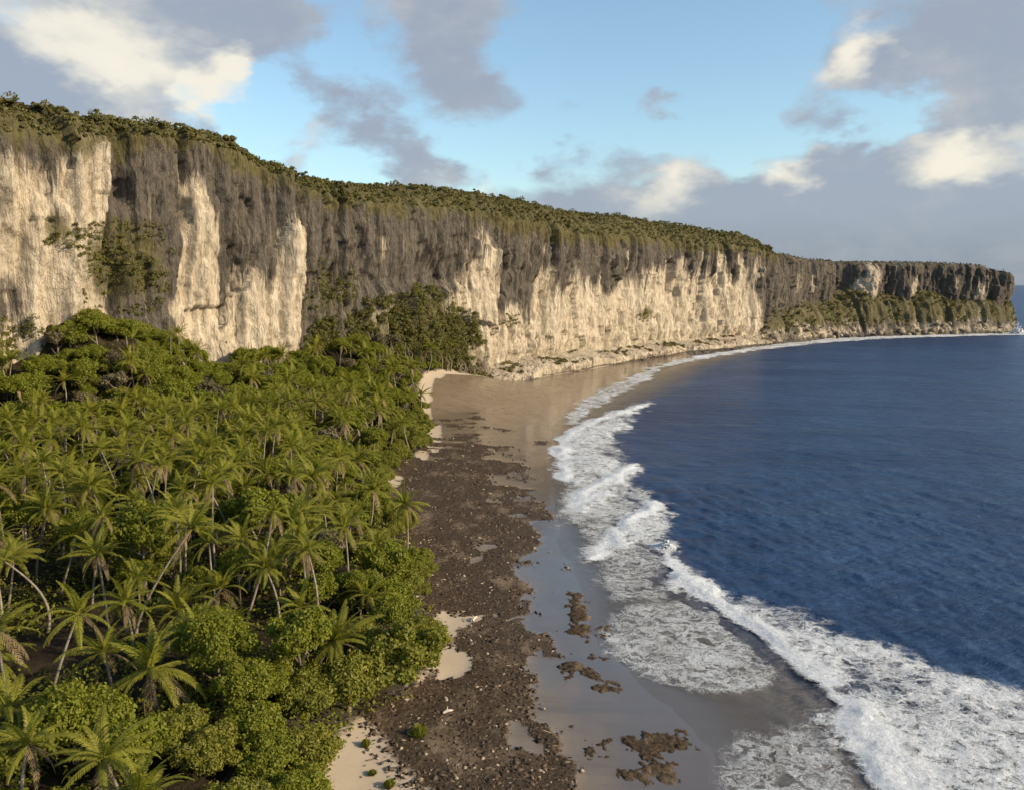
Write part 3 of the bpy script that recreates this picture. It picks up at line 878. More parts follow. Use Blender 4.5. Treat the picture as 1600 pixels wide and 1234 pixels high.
for q, (nm, lb, cat, mt, step, cmax, soft, relief, P) in enumerate(FOAM):
    P = np.array(P)
    lo, hi = P.min(0) - 4, P.max(0) + 4
    gx, gy = np.arange(lo[0], hi[0], step), np.arange(lo[1], hi[1], step * (1.0 if step < 0.5 else 1.6))
    X, Y = np.meshgrid(gx, gy, indexing='ij')
    sd = poly_sd(X, Y, P)
    sd = sd + (fbm(X * .22, Y * .16, seed=200 + q, oct=4) - .5) * soft * 2.6
    cov = cmax * sstep(-soft * .8, soft * 0.9, sd) * (0.70 + 0.6 * fbm(X * .10, Y * .07, seed=250 + q, oct=3))
    crest = np.zeros_like(X)
    if nm in CREST_OF and lb in CREST_OF[nm]:
        cd, _ = curve_dist(X, Y, chaikin(CREST_OF[nm][lb], 2))
        cd = cd + (fbm(X * .25, Y * .25, seed=270 + q, oct=3) - .5) * 3
        crest = np.exp(-(cd / 1.5) ** 2) * (0.45 + .9 * fbm(X * .2, Y * .2, seed=280 + q))
        cov = (cov + 0.55 * crest * sstep(-soft, soft * .3, sd)) * (1 - .28 * sstep(2.0, 12, cd))
    dw, _ = curve_dist(X, Y, WATER)
    lump = fbm(X * .55, Y * .55, seed=300 + q, oct=5, gain=.62)
    Zf = 0.06 + relief * sstep(-0.3, soft * 1.3, sd) * (0.15 + 1.25 * lump ** 1.5 + 0.75 * crest) + np.maximum(0, -dw) * 0.045
    if relief > .1:
        Zf = Zf + 0.16 * sstep(2, 10, dw)
    V = np.stack([X, Y, Zf], -1).reshape(-1, 3)
    F = grid_faces(*X.shape)
    sel = sd.ravel()[F].max(1) > -soft * 0.85
    used, f2 = clean(V, F[sel])
    me = mesh(nm, V[used], f2, mt, True)
    vattr(me, 'cov', cov.ravel()[used])
    tag(link(nm, me), lb, cat, 'lines of surf' if nm == 'breaking_wave' else 'foam on the shore')


def splash(loc, r, h, label, seed):
    rg = np.random.default_rng(seed)
    parts = []
    for i in range(240):
        a, q = rg.uniform(0, 6.28), rg.uniform(0, 1) ** .6
        zc = h * (1 - q) * rg.uniform(0.1, 1.0)
        c = np.array([math.cos(a) * q * r, math.sin(a) * q * r, zc])
        V, F = lump_mesh(r * rg.uniform(.05, .15), rg)
        parts.append((V + c, F))
    V, F = join(parts)
    me = mesh('wave_splash', V, F, M_FOAM, True)
    vattr(me, 'cov', np.full(len(V), 1.4))
    return tag(link('wave_splash', me, loc=loc), label, 'splash')


ICO_V = None


def lump_mesh(r, rg, squash=1.0):
    """irregular 20-face lump"""
    p = (1 + 5 ** .5) / 2
    v = np.array([(-1, p, 0), (1, p, 0), (-1, -p, 0), (1, -p, 0), (0, -1, p), (0, 1, p), (0, -1, -p), (0, 1, -p), (p, 0, -1), (p, 0, 1), (-p, 0, -1), (-p, 0, 1)], float) / 1.9
    f = np.array([(0, 11, 5), (0, 5, 1), (0, 1, 7), (0, 7, 10), (0, 10, 11), (1, 5, 9), (5, 11, 4), (11, 10, 2), (10, 7, 6), (7, 1, 8), (3, 9, 4), (3, 4, 2), (3, 2, 6), (3, 6, 8), (3, 8, 9), (4, 9, 5), (2, 4, 11), (6, 2, 10), (8, 6, 7), (9, 8, 1)])
    v = v * rg.uniform(.7, 1.3, (12, 1)) * np.array([1, rg.uniform(.6, 1.2), squash * rg.uniform(.7, 1.1)]) * r
    a = rg.uniform(0, 6.28)
    c, s = math.cos(a), math.sin(a)
    return v @ np.array([[c, s, 0], [-s, c, 0], [0, 0, 1]]), f


splash((20.6, 107.5, 0.1), 1.3, 1.3, 'round white splash at the tip of the long breaker', 1)
splash((354, 584, 0), 5.0, 9.0, 'bright white spray bursting at the tip of the headland', 2)

# ------------------------------------------------------------------ weed and rubble on the beach
N = 60000
y_ = 42 + 165 * rng.uniform(0, 1, N) ** 1.7
x_ = rng.uniform(-26, 14, N)
ok = (weed_mask(x_, y_) + rng.normal(0, 1.2, N) > -0.3) & (curve_dist(x_, y_, VEG)[0] > -2)
x_, y_ = x_[ok], y_[ok]
z_ = land_z(x_, y_) + 0.08
o8 = np.array([(1, 0, 0), (0, 1, 0), (-1, 0, 0), (0, -1, 0), (0, 0, 1), (0, 0, -.6)])
f8 = np.array([(0, 1, 4), (1, 2, 4), (2, 3, 4), (3, 0, 4), (1, 0, 5), (2, 1, 5), (3, 2, 5), (0, 3, 5)])
m = len(x_)
size = 0.07 + 0.20 * rng.uniform(0, 1, m) ** 2.2
sc = np.stack([size * rng.uniform(.7, 2.2, m), size * rng.uniform(.5, 1.2, m), size * rng.uniform(.35, .9, m)], -1)
ang = rng.uniform(0, 6.28, m)
v = o8[None] * sc[:, None] * rng.uniform(.7, 1.3, (m, 6, 1))
ca, sa = np.cos(ang)[:, None], np.sin(ang)[:, None]
v = np.stack([v[..., 0] * ca - v[..., 1] * sa, v[..., 0] * sa + v[..., 1] * ca, v[..., 2]], -1) + np.stack([x_, y_, z_], -1)[:, None]
me = mesh('coral_rubble', v.reshape(-1, 3), (f8[None] + 6 * np.arange(m)[:, None, None]).reshape(-1, 3), M_RUB)
tag(link('coral_rubble', me), 'dark weed and coral rubble strewn along the beach', 'rubble', kind='stuff')


def weed_patch(P, label, seed, z=0.12):
    P = np.array(P)
    lo, hi = P.min(0) - 1, P.max(0) + 1
    step = 0.12
    X, Y = np.meshgrid(np.arange(lo[0], hi[0], step), np.arange(lo[1], hi[1], step), indexing='ij')
    sd = poly_sd(X, Y, P) + (fbm(X * .9, Y * .7, seed=seed, oct=5, gain=.65) - .5) * 4.0
    h = sstep(-.1, .7, sd) * (0.03 + 0.20 * fbm(X * 1.6, Y * 1.6, seed=seed + 1, oct=4)) + np.maximum(land_z(X, Y), -0.02) - 0.02
    F = grid_faces(*X.shape)
    V = np.stack([X, Y, h], -1).reshape(-1, 3)
    used, f2 = clean(V, F[sd.ravel()[F].max(1) > -0.05])
    me = mesh('weed_patch', V[used], f2, M_BEACH, True)
    vattr(me, 'wet', np.full(len(used), .2))
    vattr(me, 'weed', np.full(len(used), 1.3))
    tag(link('weed_patch', me), label, 'seaweed', 'weed patches on the wet sand')


weed_patch([(8.6, 59.7), (10.7, 62.0), (13.1, 61.5), (13.7, 59.2), (11.3, 57.3), (9.0, 57.8)], 'largest dark weed patch alone on wet sand near the bottom edge', 401)
weed_patch([(7.5, 55.1), (9.3, 56.7), (12.2, 57.1), (11.5, 54.7), (9.4, 53.9)], 'dark weed patch touching the bottom edge right of the rubble', 411)
weed_patch([(7.0, 68.3), (8.7, 69.4), (10.3, 68.3), (8.8, 67.4)], 'small flat weed patch just below the lacy foam lobe', 421)
weed_patch([(8.0, 91.1), (7.9, 82.1), (7.3, 78.2), (5.2, 80.5), (6.5, 86.4), (6.2, 91.1)], 'long weed finger between the rubble and the foam lobe', 431)
weed_patch([(6.0, 57.5), (6.5, 60.0), (7.7, 60.4), (7.6, 58.0)], 'small weed patch between the rubble and the largest patch', 441)
weed_patch([(4.6, 69.0), (6.0, 71.5), (7.7, 70.3), (7.2, 73.6), (9.3, 74.5), (7.6, 75.6), (4.8, 73.6)], 'ragged weed patch running out below the foam lobe', 451)

# ================================================================== vegetation
def leaf_quads(centers, normals, size, rg, elong=1.5):
    n = len(centers)
    r = rg.normal(size=(n, 3))
    nn = normals / (np.linalg.norm(normals, axis=1)[:, None] + 1e-9)
    u = np.cross(nn, r)
    u /= np.linalg.norm(u, axis=1)[:, None] + 1e-9
    v = np.cross(nn, u)
    s = np.asarray(size).reshape(-1, 1) if np.ndim(size) else np.full((n, 1), size)
    u = u * s * elong * .5
    v = v * s * .5
    bend = nn * s * 0.12
    V = np.stack([centers - u, centers - v * 0.9 + bend, centers + u, centers + v * 0.9 + bend], 1)
    return V.reshape(-1, 3), np.arange(n * 4).reshape(n, 4)


def sph(n, rg):
    v = rg.normal(size=(n, 3))
    return v / np.linalg.norm(v, axis=1)[:, None]


def crown(rg, rad, height, lobes, leaves, leaf, lump, flat=0.0):
    """broad-leaved crown: lobes over a dome, leaves in a shell round each lobe; base of the crown at z=0"""
    C, Rr = [], []
    for i in range(lobes):
        d = sph(1, rg)[0]
        d[2] = abs(d[2]) * 1.0 - 0.18
        q = rg.uniform(.35, 1.22) ** .7
        c = d * np.array([rad, rad, height * .62]) * q * 0.78 + np.array([0, 0, height * .38])
        C.append(c)
        Rr.append(lump * rg.uniform(.35, 1.30) * (1.15 - .35 * q))
    C, Rr = np.array(C), np.array(Rr)
    pick = rg.choice(lobes, leaves, p=Rr ** 2 / (Rr ** 2).sum())
    d = sph(leaves, rg)
    rr = Rr[pick] * np.where(rg.uniform(0, 1, leaves) < .18, rg.uniform(1.0, 1.45, leaves), rg.uniform(.55, 1.08, leaves) ** .6)
    P = C[pick] + d * rr[:, None] * np.array([1, 1, .82])
    nrm = d + rg.normal(0, .75, (leaves, 3)) + np.array([0, 0, .35])
    P = P[P[:, 2] > -0.2 * height] if False else P
    return leaf_quads(P, nrm, leaf * rg.uniform(.5, 1.6, leaves), rg)


def limbs(rg, h, rad, r0, nl):
    """trunk with limbs"""
    bend = rg.normal(0, .06 * h, 2)
    pts = [np.array([bend[0] * t * t, bend[1] * t * t, h * t - .4]) for t in np.linspace(0, 1, 6)]
    parts = [tube(pts, np.linspace(r0, r0 * .45, 6), 7)]
    for i in range(nl):
        a = i / nl * 6.28 + rg.uniform(-.4, .4)
        st = pts[rg.integers(2, 5)]
        L = rad * rg.uniform(.5, .85)
        end = st + np.array([math.cos(a) * L, math.sin(a) * L, rg.uniform(.35, .9) * L + .3])
        mid = (st + end) / 2 + np.array([0, 0, -.10 * L])
        parts.append(tube([st, mid, end], [r0 * .42, r0 * .3, r0 * .1], 5))
    return join(parts)


rg = np.random.default_rng(11)
CROWNS = {}


def variants(key, mat, n, **kw):
    out = []
    for i in range(n):
        V, F = crown(rg, **kw)
        out.append(mesh('crown', V, F, mat))
    CROWNS[key] = out


variants('broad', M_BROAD, 4, rad=3.6, height=4.6, lobes=46, leaves=17000, leaf=.18, lump=.95)
variants('lumpy', M_BROAD, 2, rad=3.4, height=5.0, lobes=30, leaves=15000, leaf=.14, lump=.95)
variants('shrub', M_SHORE, 4, rad=3.2, height=3.4, lobes=54, leaves=16000, leaf=.15, lump=.78)
variants('bare', M_GREY, 2, rad=3.0, height=3.6, lobes=22, leaves=2200, leaf=.26, lump=1.0)
TRUNKS = []
for i in range(4):
    V, F = limbs(rg, 3.2, 3.0, .2, 6)
    TRUNKS.append(mesh('trunk', V, F, M_WOOD, True))


def broad_tree(name, kind, x, y, s, hz, label, cat, group=None, i=None, sz=None, z=None):
    z = float(land_z(np.array([x]), np.array([y]))[0]) if z is None else z
    e = link(name, None, loc=(x, y, z))
    e.rotation_euler.z = random.uniform(0, 6.28)
    tr = link('trunk', random.choice(TRUNKS), e)
    tr.scale = (s, s, max(.3, (hz + 1.2) / 2.8))
    cr = link('crown', CROWNS[kind][i] if i is not None else random.choice(CROWNS[kind]), e)
    cr.location = (0, 0, hz)
    cr.scale = (s, s, s * (sz or random.uniform(.85, 1.15)))
    return tag(e, label, cat, group)


# ---- coconut palms
def frond_mesh(L, rise, droop, n, wl, wid, mat, seed, twist=0.0, name='frond'):
    """pinnate leaf along +X: arching midrib with two rows of leaflets"""
    rg = np.random.default_rng(seed)
    t = np.linspace(0, 1, 9)
    ang = rise - droop * t ** 1.35
    px_ = np.concatenate([[0], np.cumsum(np.cos(ang[:-1]) * L / 8)])
    pz_ = np.concatenate([[0], np.cumsum(np.sin(ang[:-1]) * L / 8)])
    py_ = twist * t ** 2 * L
    rib = np.stack([px_, py_, pz_], -1)
    parts = []
    V, F = tube(rib, np.linspace(.055, .012, 9), 4)
    parts.append((V, F))
    Vl, Fl = [], []
    for sgn in (-1, 1):
        for i in range(n):
            u = 0.10 + 0.90 * (i + rg.uniform(-.25, .25)) / (n - 1)
            u = min(max(u, .08), 1)
            b = np.array([np.interp(u, t, px_), np.interp(u, t, py_), np.interp(u, t, pz_)])
            a = np.interp(u, t, ang)
            ll = wl * (0.35 + 0.65 * math.sin(math.pi * min(1, u * .8 + .18))) * rg.uniform(.85, 1.12)
            fw = 0.75 + 0.95 * u
            tang = np.array([math.cos(a), 0, math.sin(a)])
            side = np.array([0, sgn, 0])
            d = tang * fw + side + np.array([0, 0, .10])
            d /= np.linalg.norm(d)
            mid = b + d * ll * .5
            d2 = d + np.array([0, 0, -0.45 - .25 * rg.uniform()])
            d2 /= np.linalg.norm(d2)
            tip = mid + d2 * ll * .5
            wv = tang * wid * .5
            k = len(Vl)
            Vl += [b - wv * .6, b + wv * .6, mid + wv, mid - wv, tip + wv * .15, tip - wv * .15]
            Fl += [(k, k + 1, k + 2, k + 3), (k + 3, k + 2, k + 4, k + 5)]
    parts.append((np.array(Vl), np.array(Fl)))
    V, F = join(parts)
    return mesh(name, V, F, mat), V, F


F_UP = [frond_mesh(3.6, R(70), R(44), 26, 0.66, .12, M_PALM, 31 + i, tw)[0] for i, tw in enumerate((.05, -.06, .12))]
F_MID = [frond_mesh(4.0 * q, R(36), R(dr), 28, 0.70, .12, M_PALM, 41 + i, tw)[0] for i, (tw, dr, q) in enumerate(((.06, 56, 1), (-.05, 72, 1.05), (.0, 44, .92), (.14, 64, 1), (-.15, 84, 1.08)))]
F_LOW = [frond_mesh(4.0 * q, R(4), R(dr), 28, 0.70, .12, M_PALM, 51 + i, tw)[0] for i, (tw, dr, q) in enumerate(((.05, 60, 1), (-.06, 78, 1.05), (.13, 48, .95), (-.14, 70, 1)))]
F_DEAD = [frond_mesh(3.8, R(-38), R(50), 18, .75, .10, M_DEAD, 61 + i, tw, 'dry_frond')[0] for i, tw in enumerate((.04, -.05))]


def frond_plan(rg, n=22):
    """(kind, heading, pitch offset, scale) of the leaves in one crown"""
    out = []
    k_up, k_low = rg.uniform(.12, .38), rg.uniform(.52, .85)
    for i in range(n):
        q = i / (n - 1)
        a = i * 2.39996 + rg.uniform(-.2, .2)
        kind = 'up' if q < k_up else ('mid' if q < k_low else 'low')
        out.append((kind, a, rg.uniform(-.28, .28), rg.uniform(.75, 1.12) * (0.8 if q < .1 else 1)))
    for i in range(rg.integers(1, 6)):
        out.append(('dead', rg.uniform(0, 6.28), rg.uniform(-.2, .1), rg.uniform(.8, 1.0)))
    return out


FKIND = {'up': F_UP, 'mid': F_MID, 'low': F_LOW, 'dead': F_DEAD}
# whole crowns for palms too far off to show single leaves
FAR_CROWN = []
for i in range(6):
    rg2 = np.random.default_rng(70 + i)
    gp, dp = [], []
    for (kd, a, p, s) in frond_plan(rg2, 22):
        par = {'up': (3.7, R(70), R(42)), 'mid': (4.2, R(36), R(52)), 'low': (4.2, R(4), R(58)), 'dead': (3.8, R(-38), R(50))}[kd]
        me, V, F = frond_mesh(*par, 15, .8, .20, None, int(rg2.integers(1e6)), rg2.uniform(-.06, .06))
        bpy.data.meshes.remove(me)
        Mx = np.array(Euler((0, p, a)).to_matrix())
        (dp if kd == 'dead' else gp).append(((V * s) @ Mx.T, F))
    Vg, Fg = join(gp)
    Vd, Fd = join(dp)
    FAR_CROWN.append((mesh('crown', Vg, Fg, M_PALM), mesh('dry_fronds', Vd, Fd, M_DEAD)))

nv, nf = lump_mesh(.13, np.random.default_rng(5))
NUT = mesh('coconut', nv, nf, M_NUT, True)


def palm_trunk(top, rg, r=.145):
    """curved trunk from the origin to top (local)"""
    top = np.array(top)
    bow = np.array([rg.normal(0, .05), rg.normal(0, .05), 0]) * top[2]
    pts = []
    for u in np.linspace(0, 1, 12):
        p = top * np.array([u ** 1.45, u ** 1.45, u]) + bow * math.sin(u * math.pi)
        p[2] -= .3 * (1 - u)
        pts.append(p)
    rad = r * (1 - .45 * np.linspace(0, 1, 12)) * np.where(np.arange(12) == 0, 1.5, 1)
    V, F = tube(pts, rad, 7)
    return mesh('trunk', V, F, M_BARK, True)


def palm(x, y, top, label, near, seed, group, size=1.0, nuts=False, openness=22):
    rg = np.random.default_rng(seed)
    z = float(land_z(np.array([x]), np.array([y]))[0])
    e = link('coconut_palm', None, loc=(x, y, z))
    link('trunk', palm_trunk(top, rg), e)
    tilt = (rg.normal(0, .14), rg.normal(-.10, .14))
    if near:
        for (kd, a, p, s) in frond_plan(rg, int(rg.integers(15, 26))):
            me = FKIND[kd][rg.integers(len(FKIND[kd]))]
            m3 = (Euler((tilt[0], tilt[1], 0)).to_matrix() @ Euler((rg.uniform(-.25, .25), p, a)).to_matrix()).to_euler()
            link('dry_frond' if kd == 'dead' else 'frond', me, e, top, m3, (s * size,) * 3)
        if nuts:
            for i in range(7):
                a = rg.uniform(0, 6.28)
                link('coconut', NUT, e, (top[0] + .3 * math.cos(a), top[1] + .3 * math.sin(a), top[2] - .25 - .2 * rg.uniform()))
    else:
        g, d = FAR_CROWN[rg.integers(len(FAR_CROWN))]
        r = rg.uniform(0, 6.28)
        link('crown', g, e, top, (rg.uniform(-.2, .2), rg.uniform(-.2, .2), r), (size, size, size * rg.uniform(.75, 1.2)))
        link('dry_fronds', d, e, top, (0, 0, r), (size,) * 3)
    return tag(e, label, 'palm', group)


def ground_pt(pxx, pyy, z):
    """photograph measure -> plan position for a point known to stand at height z"""
    u, v = (pxx - 800) / 1300, (617 - pyy) / 1300
    d = (u, math.cos(PITCH) + v * math.sin(PITCH), v * math.cos(PITCH) - math.sin(PITCH))
    t = (z - CAM_H) / d[2]
    return d[0] * t, d[1] * t


taken = []                                  # (x, y, r)
G_PALM = 'coconut palms of the shore forest'
HERO = [  # crown (photo measure), foot of the trunk or height of the crown, size, label, short name, nuts
    ((122, 958), (75, 1122), .85, 'palm with long bare curved grey trunk in the dark gap at lower left', 'palm with the curved grey trunk', 0),
    ((237, 1046), 7.0, 1.12, 'large palm with spread drooping fronds in the dark lower clearing', 'large palm in the lower clearing', 1),
    ((-8, 985), 11.0, .9, 'palm cut by the left edge above the lower clearing', 'palm cut by the left edge', 0),
    ((14, 1112), 6.5, 1.05, 'bright bushy palm in the bottom left corner', 'bushy palm in the bottom left corner', 0),
    ((75, 795), (58, 915), .9, 'sunlit palm with pale straight trunk near the left edge', 'palm with the pale straight trunk', 0),
    ((124, 832), (95, 930), .85, 'palm with slanting trunk just right of the pale straight trunk', 'palm with the slanting trunk', 0),
    ((152, 866), 10.0, .85, 'palm tucked behind the slanting trunk', 'palm tucked behind the slanting trunk', 0),
    ((22, 868), (12, 965), .75, 'small round crowned palm by the left edge', 'small round crowned palm', 0),
    ((28, 770), (-8, 862), .9, 'leftmost tall palm leaning out over the edge', 'leftmost leaning palm', 0),
    ((130, 735), (102, 815), 1.0, 'palm with radiating stiff fronds left of the pale trunk palm', 'palm with radiating stiff fronds', 0),
    ((198, 690), (165, 790), 1.0, 'upper palm with leaning trunk and flat wide crown', 'palm with the flat wide crown', 0),
    ((234, 752), (215, 832), .9, 'palm with pale trunk below the flat wide crown', 'palm with the pale upper trunk', 0),
    ((300, 826), (212, 990), 1.0, 'palm with very long trunk leaning down left', 'palm with the very long trunk', 0),
    ((215, 905), (198, 988), .72, 'small upright palm right of the lower clearing', 'small upright palm', 0),
    ((278, 952), (264, 1020), .95, 'star shaped palm in the middle of the lower forest', 'star shaped palm', 0),
    ((347, 918), (295, 1005), .9, 'palm on a slanting trunk right of the star shaped palm', 'palm right of the star shaped one', 0),
    ((378, 842), 9.0, .8, 'slim palm with upright tuft in the mid forest', 'slim tufted palm', 0),
    ((430, 872), 7.5, .9, 'shaded palm with dangling dry fronds in the mid forest', 'palm with dangling dry fronds', 0),
    ((525, 1002), 6.0, 1.0, 'broad dark palm behind the round shore bush', 'broad dark palm', 0),
    ((470, 950), 7.5, .8, 'narrow upright palm left of the broad dark palm', 'narrow upright palm', 0),
    ((162, 1018), 7.5, .9, 'shadowed palm between the curved trunk and the large palm', 'shadowed palm', 0),
    ((195, 940), 8.0, .8, 'dim palm crown above the shadowed palm', 'dim palm crown', 0),
    ((330, 770), 10.0, .9, 'bright palm above the very long leaning trunk', 'bright palm above the long trunk', 0),
    ((575, 930), 6.0, .85, 'palm with tall thin sunlit fronds near the beach edge', 'thin fronded palm by the beach', 0),
    ((590, 850), 7.0, .85, 'palm leaning over the shore shrubs', 'palm leaning over the shore shrubs', 0),
]
LANDMARKS = []
for i, (cpx, foot, size, lb, nick, nuts) in enumerate(HERO):
    if isinstance(foot, tuple):
        bx, by = ground_pt(*foot, 3.0)
        u, v = (cpx[0] - 800) / 1300, (617 - cpx[1]) / 1300
        ty = by + .3
        t_ = ty / (math.cos(PITCH) + v * math.sin(PITCH))
        tx, hz = u * t_, CAM_H + (v * math.cos(PITCH) - math.sin(PITCH)) * t_
    else:
        hz = foot
        tx, ty = ground_pt(*cpx, hz)
        bx, by = tx + .3, ty + .4
    z0 = float(land_z(np.array([bx]), np.array([by]))[0])
    palm(bx, by, (tx - bx, ty - by, hz - z0), lb, True, 500 + i, G_PALM, size, bool(nuts))
    LANDMARKS.append((cpx[0], cpx[1], nick))
    taken += [(bx, by, 3.0), (tx, ty, 3.2)]

G_BUSH = 'broad bushes in the foreground'
BUSH = [  # centre pixel, height of its middle, kind, scale, stem, label
    (122, 1200, 3.0, 'lumpy', 1.05, .8, 'big round bush with small leaves at the bottom left'),
    (345, 1050, 5.0, 'lumpy', .95, 2.2, 'cauliflower shaped tree lit on its rounded clumps'),
    (395, 1100, 4.2, 'lumpy', .85, 1.6, 'lumpy bush leaning against the cauliflower shaped tree'),
    (632, 1030, 3.6, 'shrub', 1.35, 1.0, 'large dense shore bush bulging over the dark rubble'),
    (545, 1080, 3.2, 'shrub', 1.05, .9, 'rounded shore bush at the corner of the bare sand'),
    (480, 1095, 3.4, 'shrub', .95, 1.0, 'leafy bush left of the rounded shore bush'),
    (480, 1195, 2.4, 'shrub', .85, .5, 'low bush beside the bare sand at the bottom edge'),
    (395, 1170, 2.8, 'broad', .75, .7, 'dull bush below the lumpy bush'),
    (275, 1195, 2.8, 'shrub', .85, .8, 'broad bush at the bottom right of the big round bush'),
    (35, 1222, 2.6, 'shrub', .8, .6, 'bush cut by the bottom left corner'),
    (620, 945, 3.0, 'shrub', .85, .7, 'shore bush above the large dense one'),
    (640, 900, 2.8, 'shrub', .75, .6, 'small shore bush at the bend of the rubble'),
    (200, 1228, 3.0, 'broad', .8, 1.0, 'half hidden bush at the bottom between two rounder ones'),
    (330, 1225, 2.4, 'shrub', .8, .6, 'low green bush on the bottom edge left of the bare sand'),
    (425, 1225, 2.0, 'broad', .7, .5, 'shaded bush on the bottom edge near the bare sand'),
]
BUSH_NICK = ['big round bush at the bottom left', 'cauliflower shaped tree', 'lumpy bush', 'large dense shore bush', 'rounded shore bush', 'leafy bush', 'low bush by the bare sand', 'dull bush', 'broad bush', 'corner bush', 'upper shore bush',
             'small shore bush', 'half hidden bush', 'low bottom bush', 'shaded bottom bush']
for i, (px_, py_, hz, kd, s, stem, lb) in enumerate(BUSH):
    x, y = ground_pt(px_, py_, hz)
    broad_tree('bush', kd, x, y, s, stem, lb, 'bush', G_BUSH)
    LANDMARKS.append((px_, py_, BUSH_NICK[i]))
    taken.append((x, y, 2.6 * s))

# ---- fill of the forest
SPOTS = []
zones = np.random.default_rng(91)
tries = 0
cand = []
while tries < 26000:
    tries += 1
    y = 42 + 250 * zones.uniform() ** .9
    x = zones.uniform(-0.70 * y - 12, -5)
    cand.append((x, y))
cand = np.array(cand)
cdv, _ = curve_dist(cand[:, 0], cand[:, 1], VEG)
cdc, csc = curve_dist(cand[:, 0], cand[:, 1], CLIFF)
cz = land_z(cand[:, 0], cand[:, 1])
n_palm = n_broad = 0
FILL = []
CLEAR = [(ground_pt(120, 1040, 3), 6.5), (ground_pt(50, 1030, 3), 5.0), (ground_pt(200, 1090, 3), 4.5), (ground_pt(60, 900, 3), 4.0), (ground_pt(300, 880, 3), 4.0)]
for (x, y), dv, dc, z, sc in zip(cand, -cdv, cdc, cz, csc):
    if dv < (2.6 if y < 64 else .8) or dc < 3 or x < -0.66 * y - 4:
        continue
    if any((x - c[0]) ** 2 + (y - c[1]) ** 2 < r * r for c, r in CLEAR):
        continue
    u = zones.uniform()
    shore = dv < 9
    inner = dc < 34
    if shore:
        kd = 'shrub' if u < .82 else 'palm'
    elif inner:
        kd = 'broad' if u < .72 else ('bare' if u < .86 else 'palm')
    else:
        kd = 'palm' if u < .80 else ('broad' if u < .92 else 'bare')
    lowp = kd == 'palm' and y < 66 and u < .62
    if kd != 'shrub' and y < 66 and not lowp:
        kd = 'low'
    r = {'low': 1.9, 'palm': 1.72, 'shrub': 2.1, 'broad': 2.5, 'bare': 2.4}[kd]
    if any((x - a) ** 2 + (y - b) ** 2 < (r + q) ** 2 * (.72 if kd == 'shrub' else .8) for a, b, q in taken):
        continue
    taken.append((x, y, r))
    where = 'near the beach edge' if dv < 18 else ('under the cliff' if inner else 'in the middle of the forest')
    depth_w = 'foreground' if y < 90 else ('middle distance' if y < 150 else 'far end of the forest')
    if kd == 'palm':
        hz = zones.uniform(6.0, 11.0) if dv > 14 else zones.uniform(4, 8)
        if lowp:
            hz = zones.uniform(2.5, 5)
        elif inner:
            hz = zones.uniform(6, 9)
        top = (zones.normal(0, 1.0), zones.normal(0, 1.0), hz)
        FILL.append(palm(x, y, top, 'coconut palm %s at the %s' % (where, depth_w) if depth_w != 'middle distance' else 'coconut palm %s in the middle distance' % where, y < 104, 1000 + n_palm, G_PALM, zones.uniform(.62, .98)))
        n_palm += 1
    else:
        s = {'low': zones.uniform(.45, .7), 'shrub': zones.uniform(.6, 1.0), 'broad': zones.uniform(.85, 1.25), 'bare': zones.uniform(.8, 1.1)}[kd]
        stem = {'low': zones.uniform(.2, .9), 'shrub': zones.uniform(.2, 1.0), 'broad': zones.uniform(1.5, 4.0) if inner else zones.uniform(2, 5), 'bare': zones.uniform(2.5, 4.5)}[kd]
        nm = {'low': 'bush', 'shrub': 'shore_shrub', 'broad': 'broadleaf_tree', 'bare': 'thin_tree'}[kd]
        ds = {'low': 'low dull green bush', 'shrub': 'dense bright green shrub', 'broad': 'rounded green broadleaf tree', 'bare': 'thin greyish tree'}[kd]
        FILL.append(broad_tree(nm, 'broad' if kd == 'low' else kd, x, y, s, stem, '%s %s, %s' % (ds, where, {'foreground': 'in the foreground', 'middle distance': 'in the middle distance', 'far end of the forest': 'at the far end of the forest'}[depth_w]), 'tree' if kd in ('broad', 'bare') else 'shrub',
                   {'low': G_BUSH, 'shrub': 'shrubs along the beach edge', 'broad': 'broadleaf trees of the forest', 'bare': 'thin greyish trees'}[kd]))
        n_broad += 1
UNDER = 0
for (x, y), dv, dc in zip(cand[::-1], -cdv[::-1], cdc[::-1]):
    if UNDER >= 190 or dv < 3 or dc < 4 or y < 62:
        continue
    if any((x - c[0]) ** 2 + (y - c[1]) ** 2 < r * r * 1.2 for c, r in CLEAR):
        continue
    if any((x - a) ** 2 + (y - b) ** 2 < (1.1 + .42 * q) ** 2 for a, b, q in taken):
        continue
    taken.append((x, y, 2.2))
    UNDER += 1
    st_h = zones.uniform(1.2, 4.2)
    FILL.append(broad_tree('understorey_tree', 'broad', x, y, zones.uniform(.6, .95), st_h, 'small leafy tree filling a gap between the palms', 'tree', 'small trees between the palms'))
print('forest', n_palm, n_broad, UNDER)

LANDMARKS += [(420, 500, 'pale wedge of the cliff'), (150, 520, 'tree mound against the left cliff'), (300, 545, 'foot of the pale cliff band'), (650, 540, 'overgrown buttress'), (675, 662, 'dark beach boulder'), (610, 770, 'sand pocket at the forest edge'),
              (690, 620, 'far corner of the beach'), (20, 560, 'left end of the cliff foot'), (560, 600, 'corner under the dark cliff'), (480, 620, 'ground below the dark cliff corner'), (660, 720, 'shore bulge by the far beach'), (60, 640, 'upper left forest edge'),
              (330, 680, 'middle of the upper forest'), (450, 740, 'heart of the forest'), (500, 830, 'middle of the shore belt'), (240, 620, 'slope below the mound'), (400, 620, 'slope below the pale wedge')]
DIRS = ['right of', 'upper right of', 'straight above', 'upper left of', 'left of', 'lower left of', 'straight below', 'lower right of']


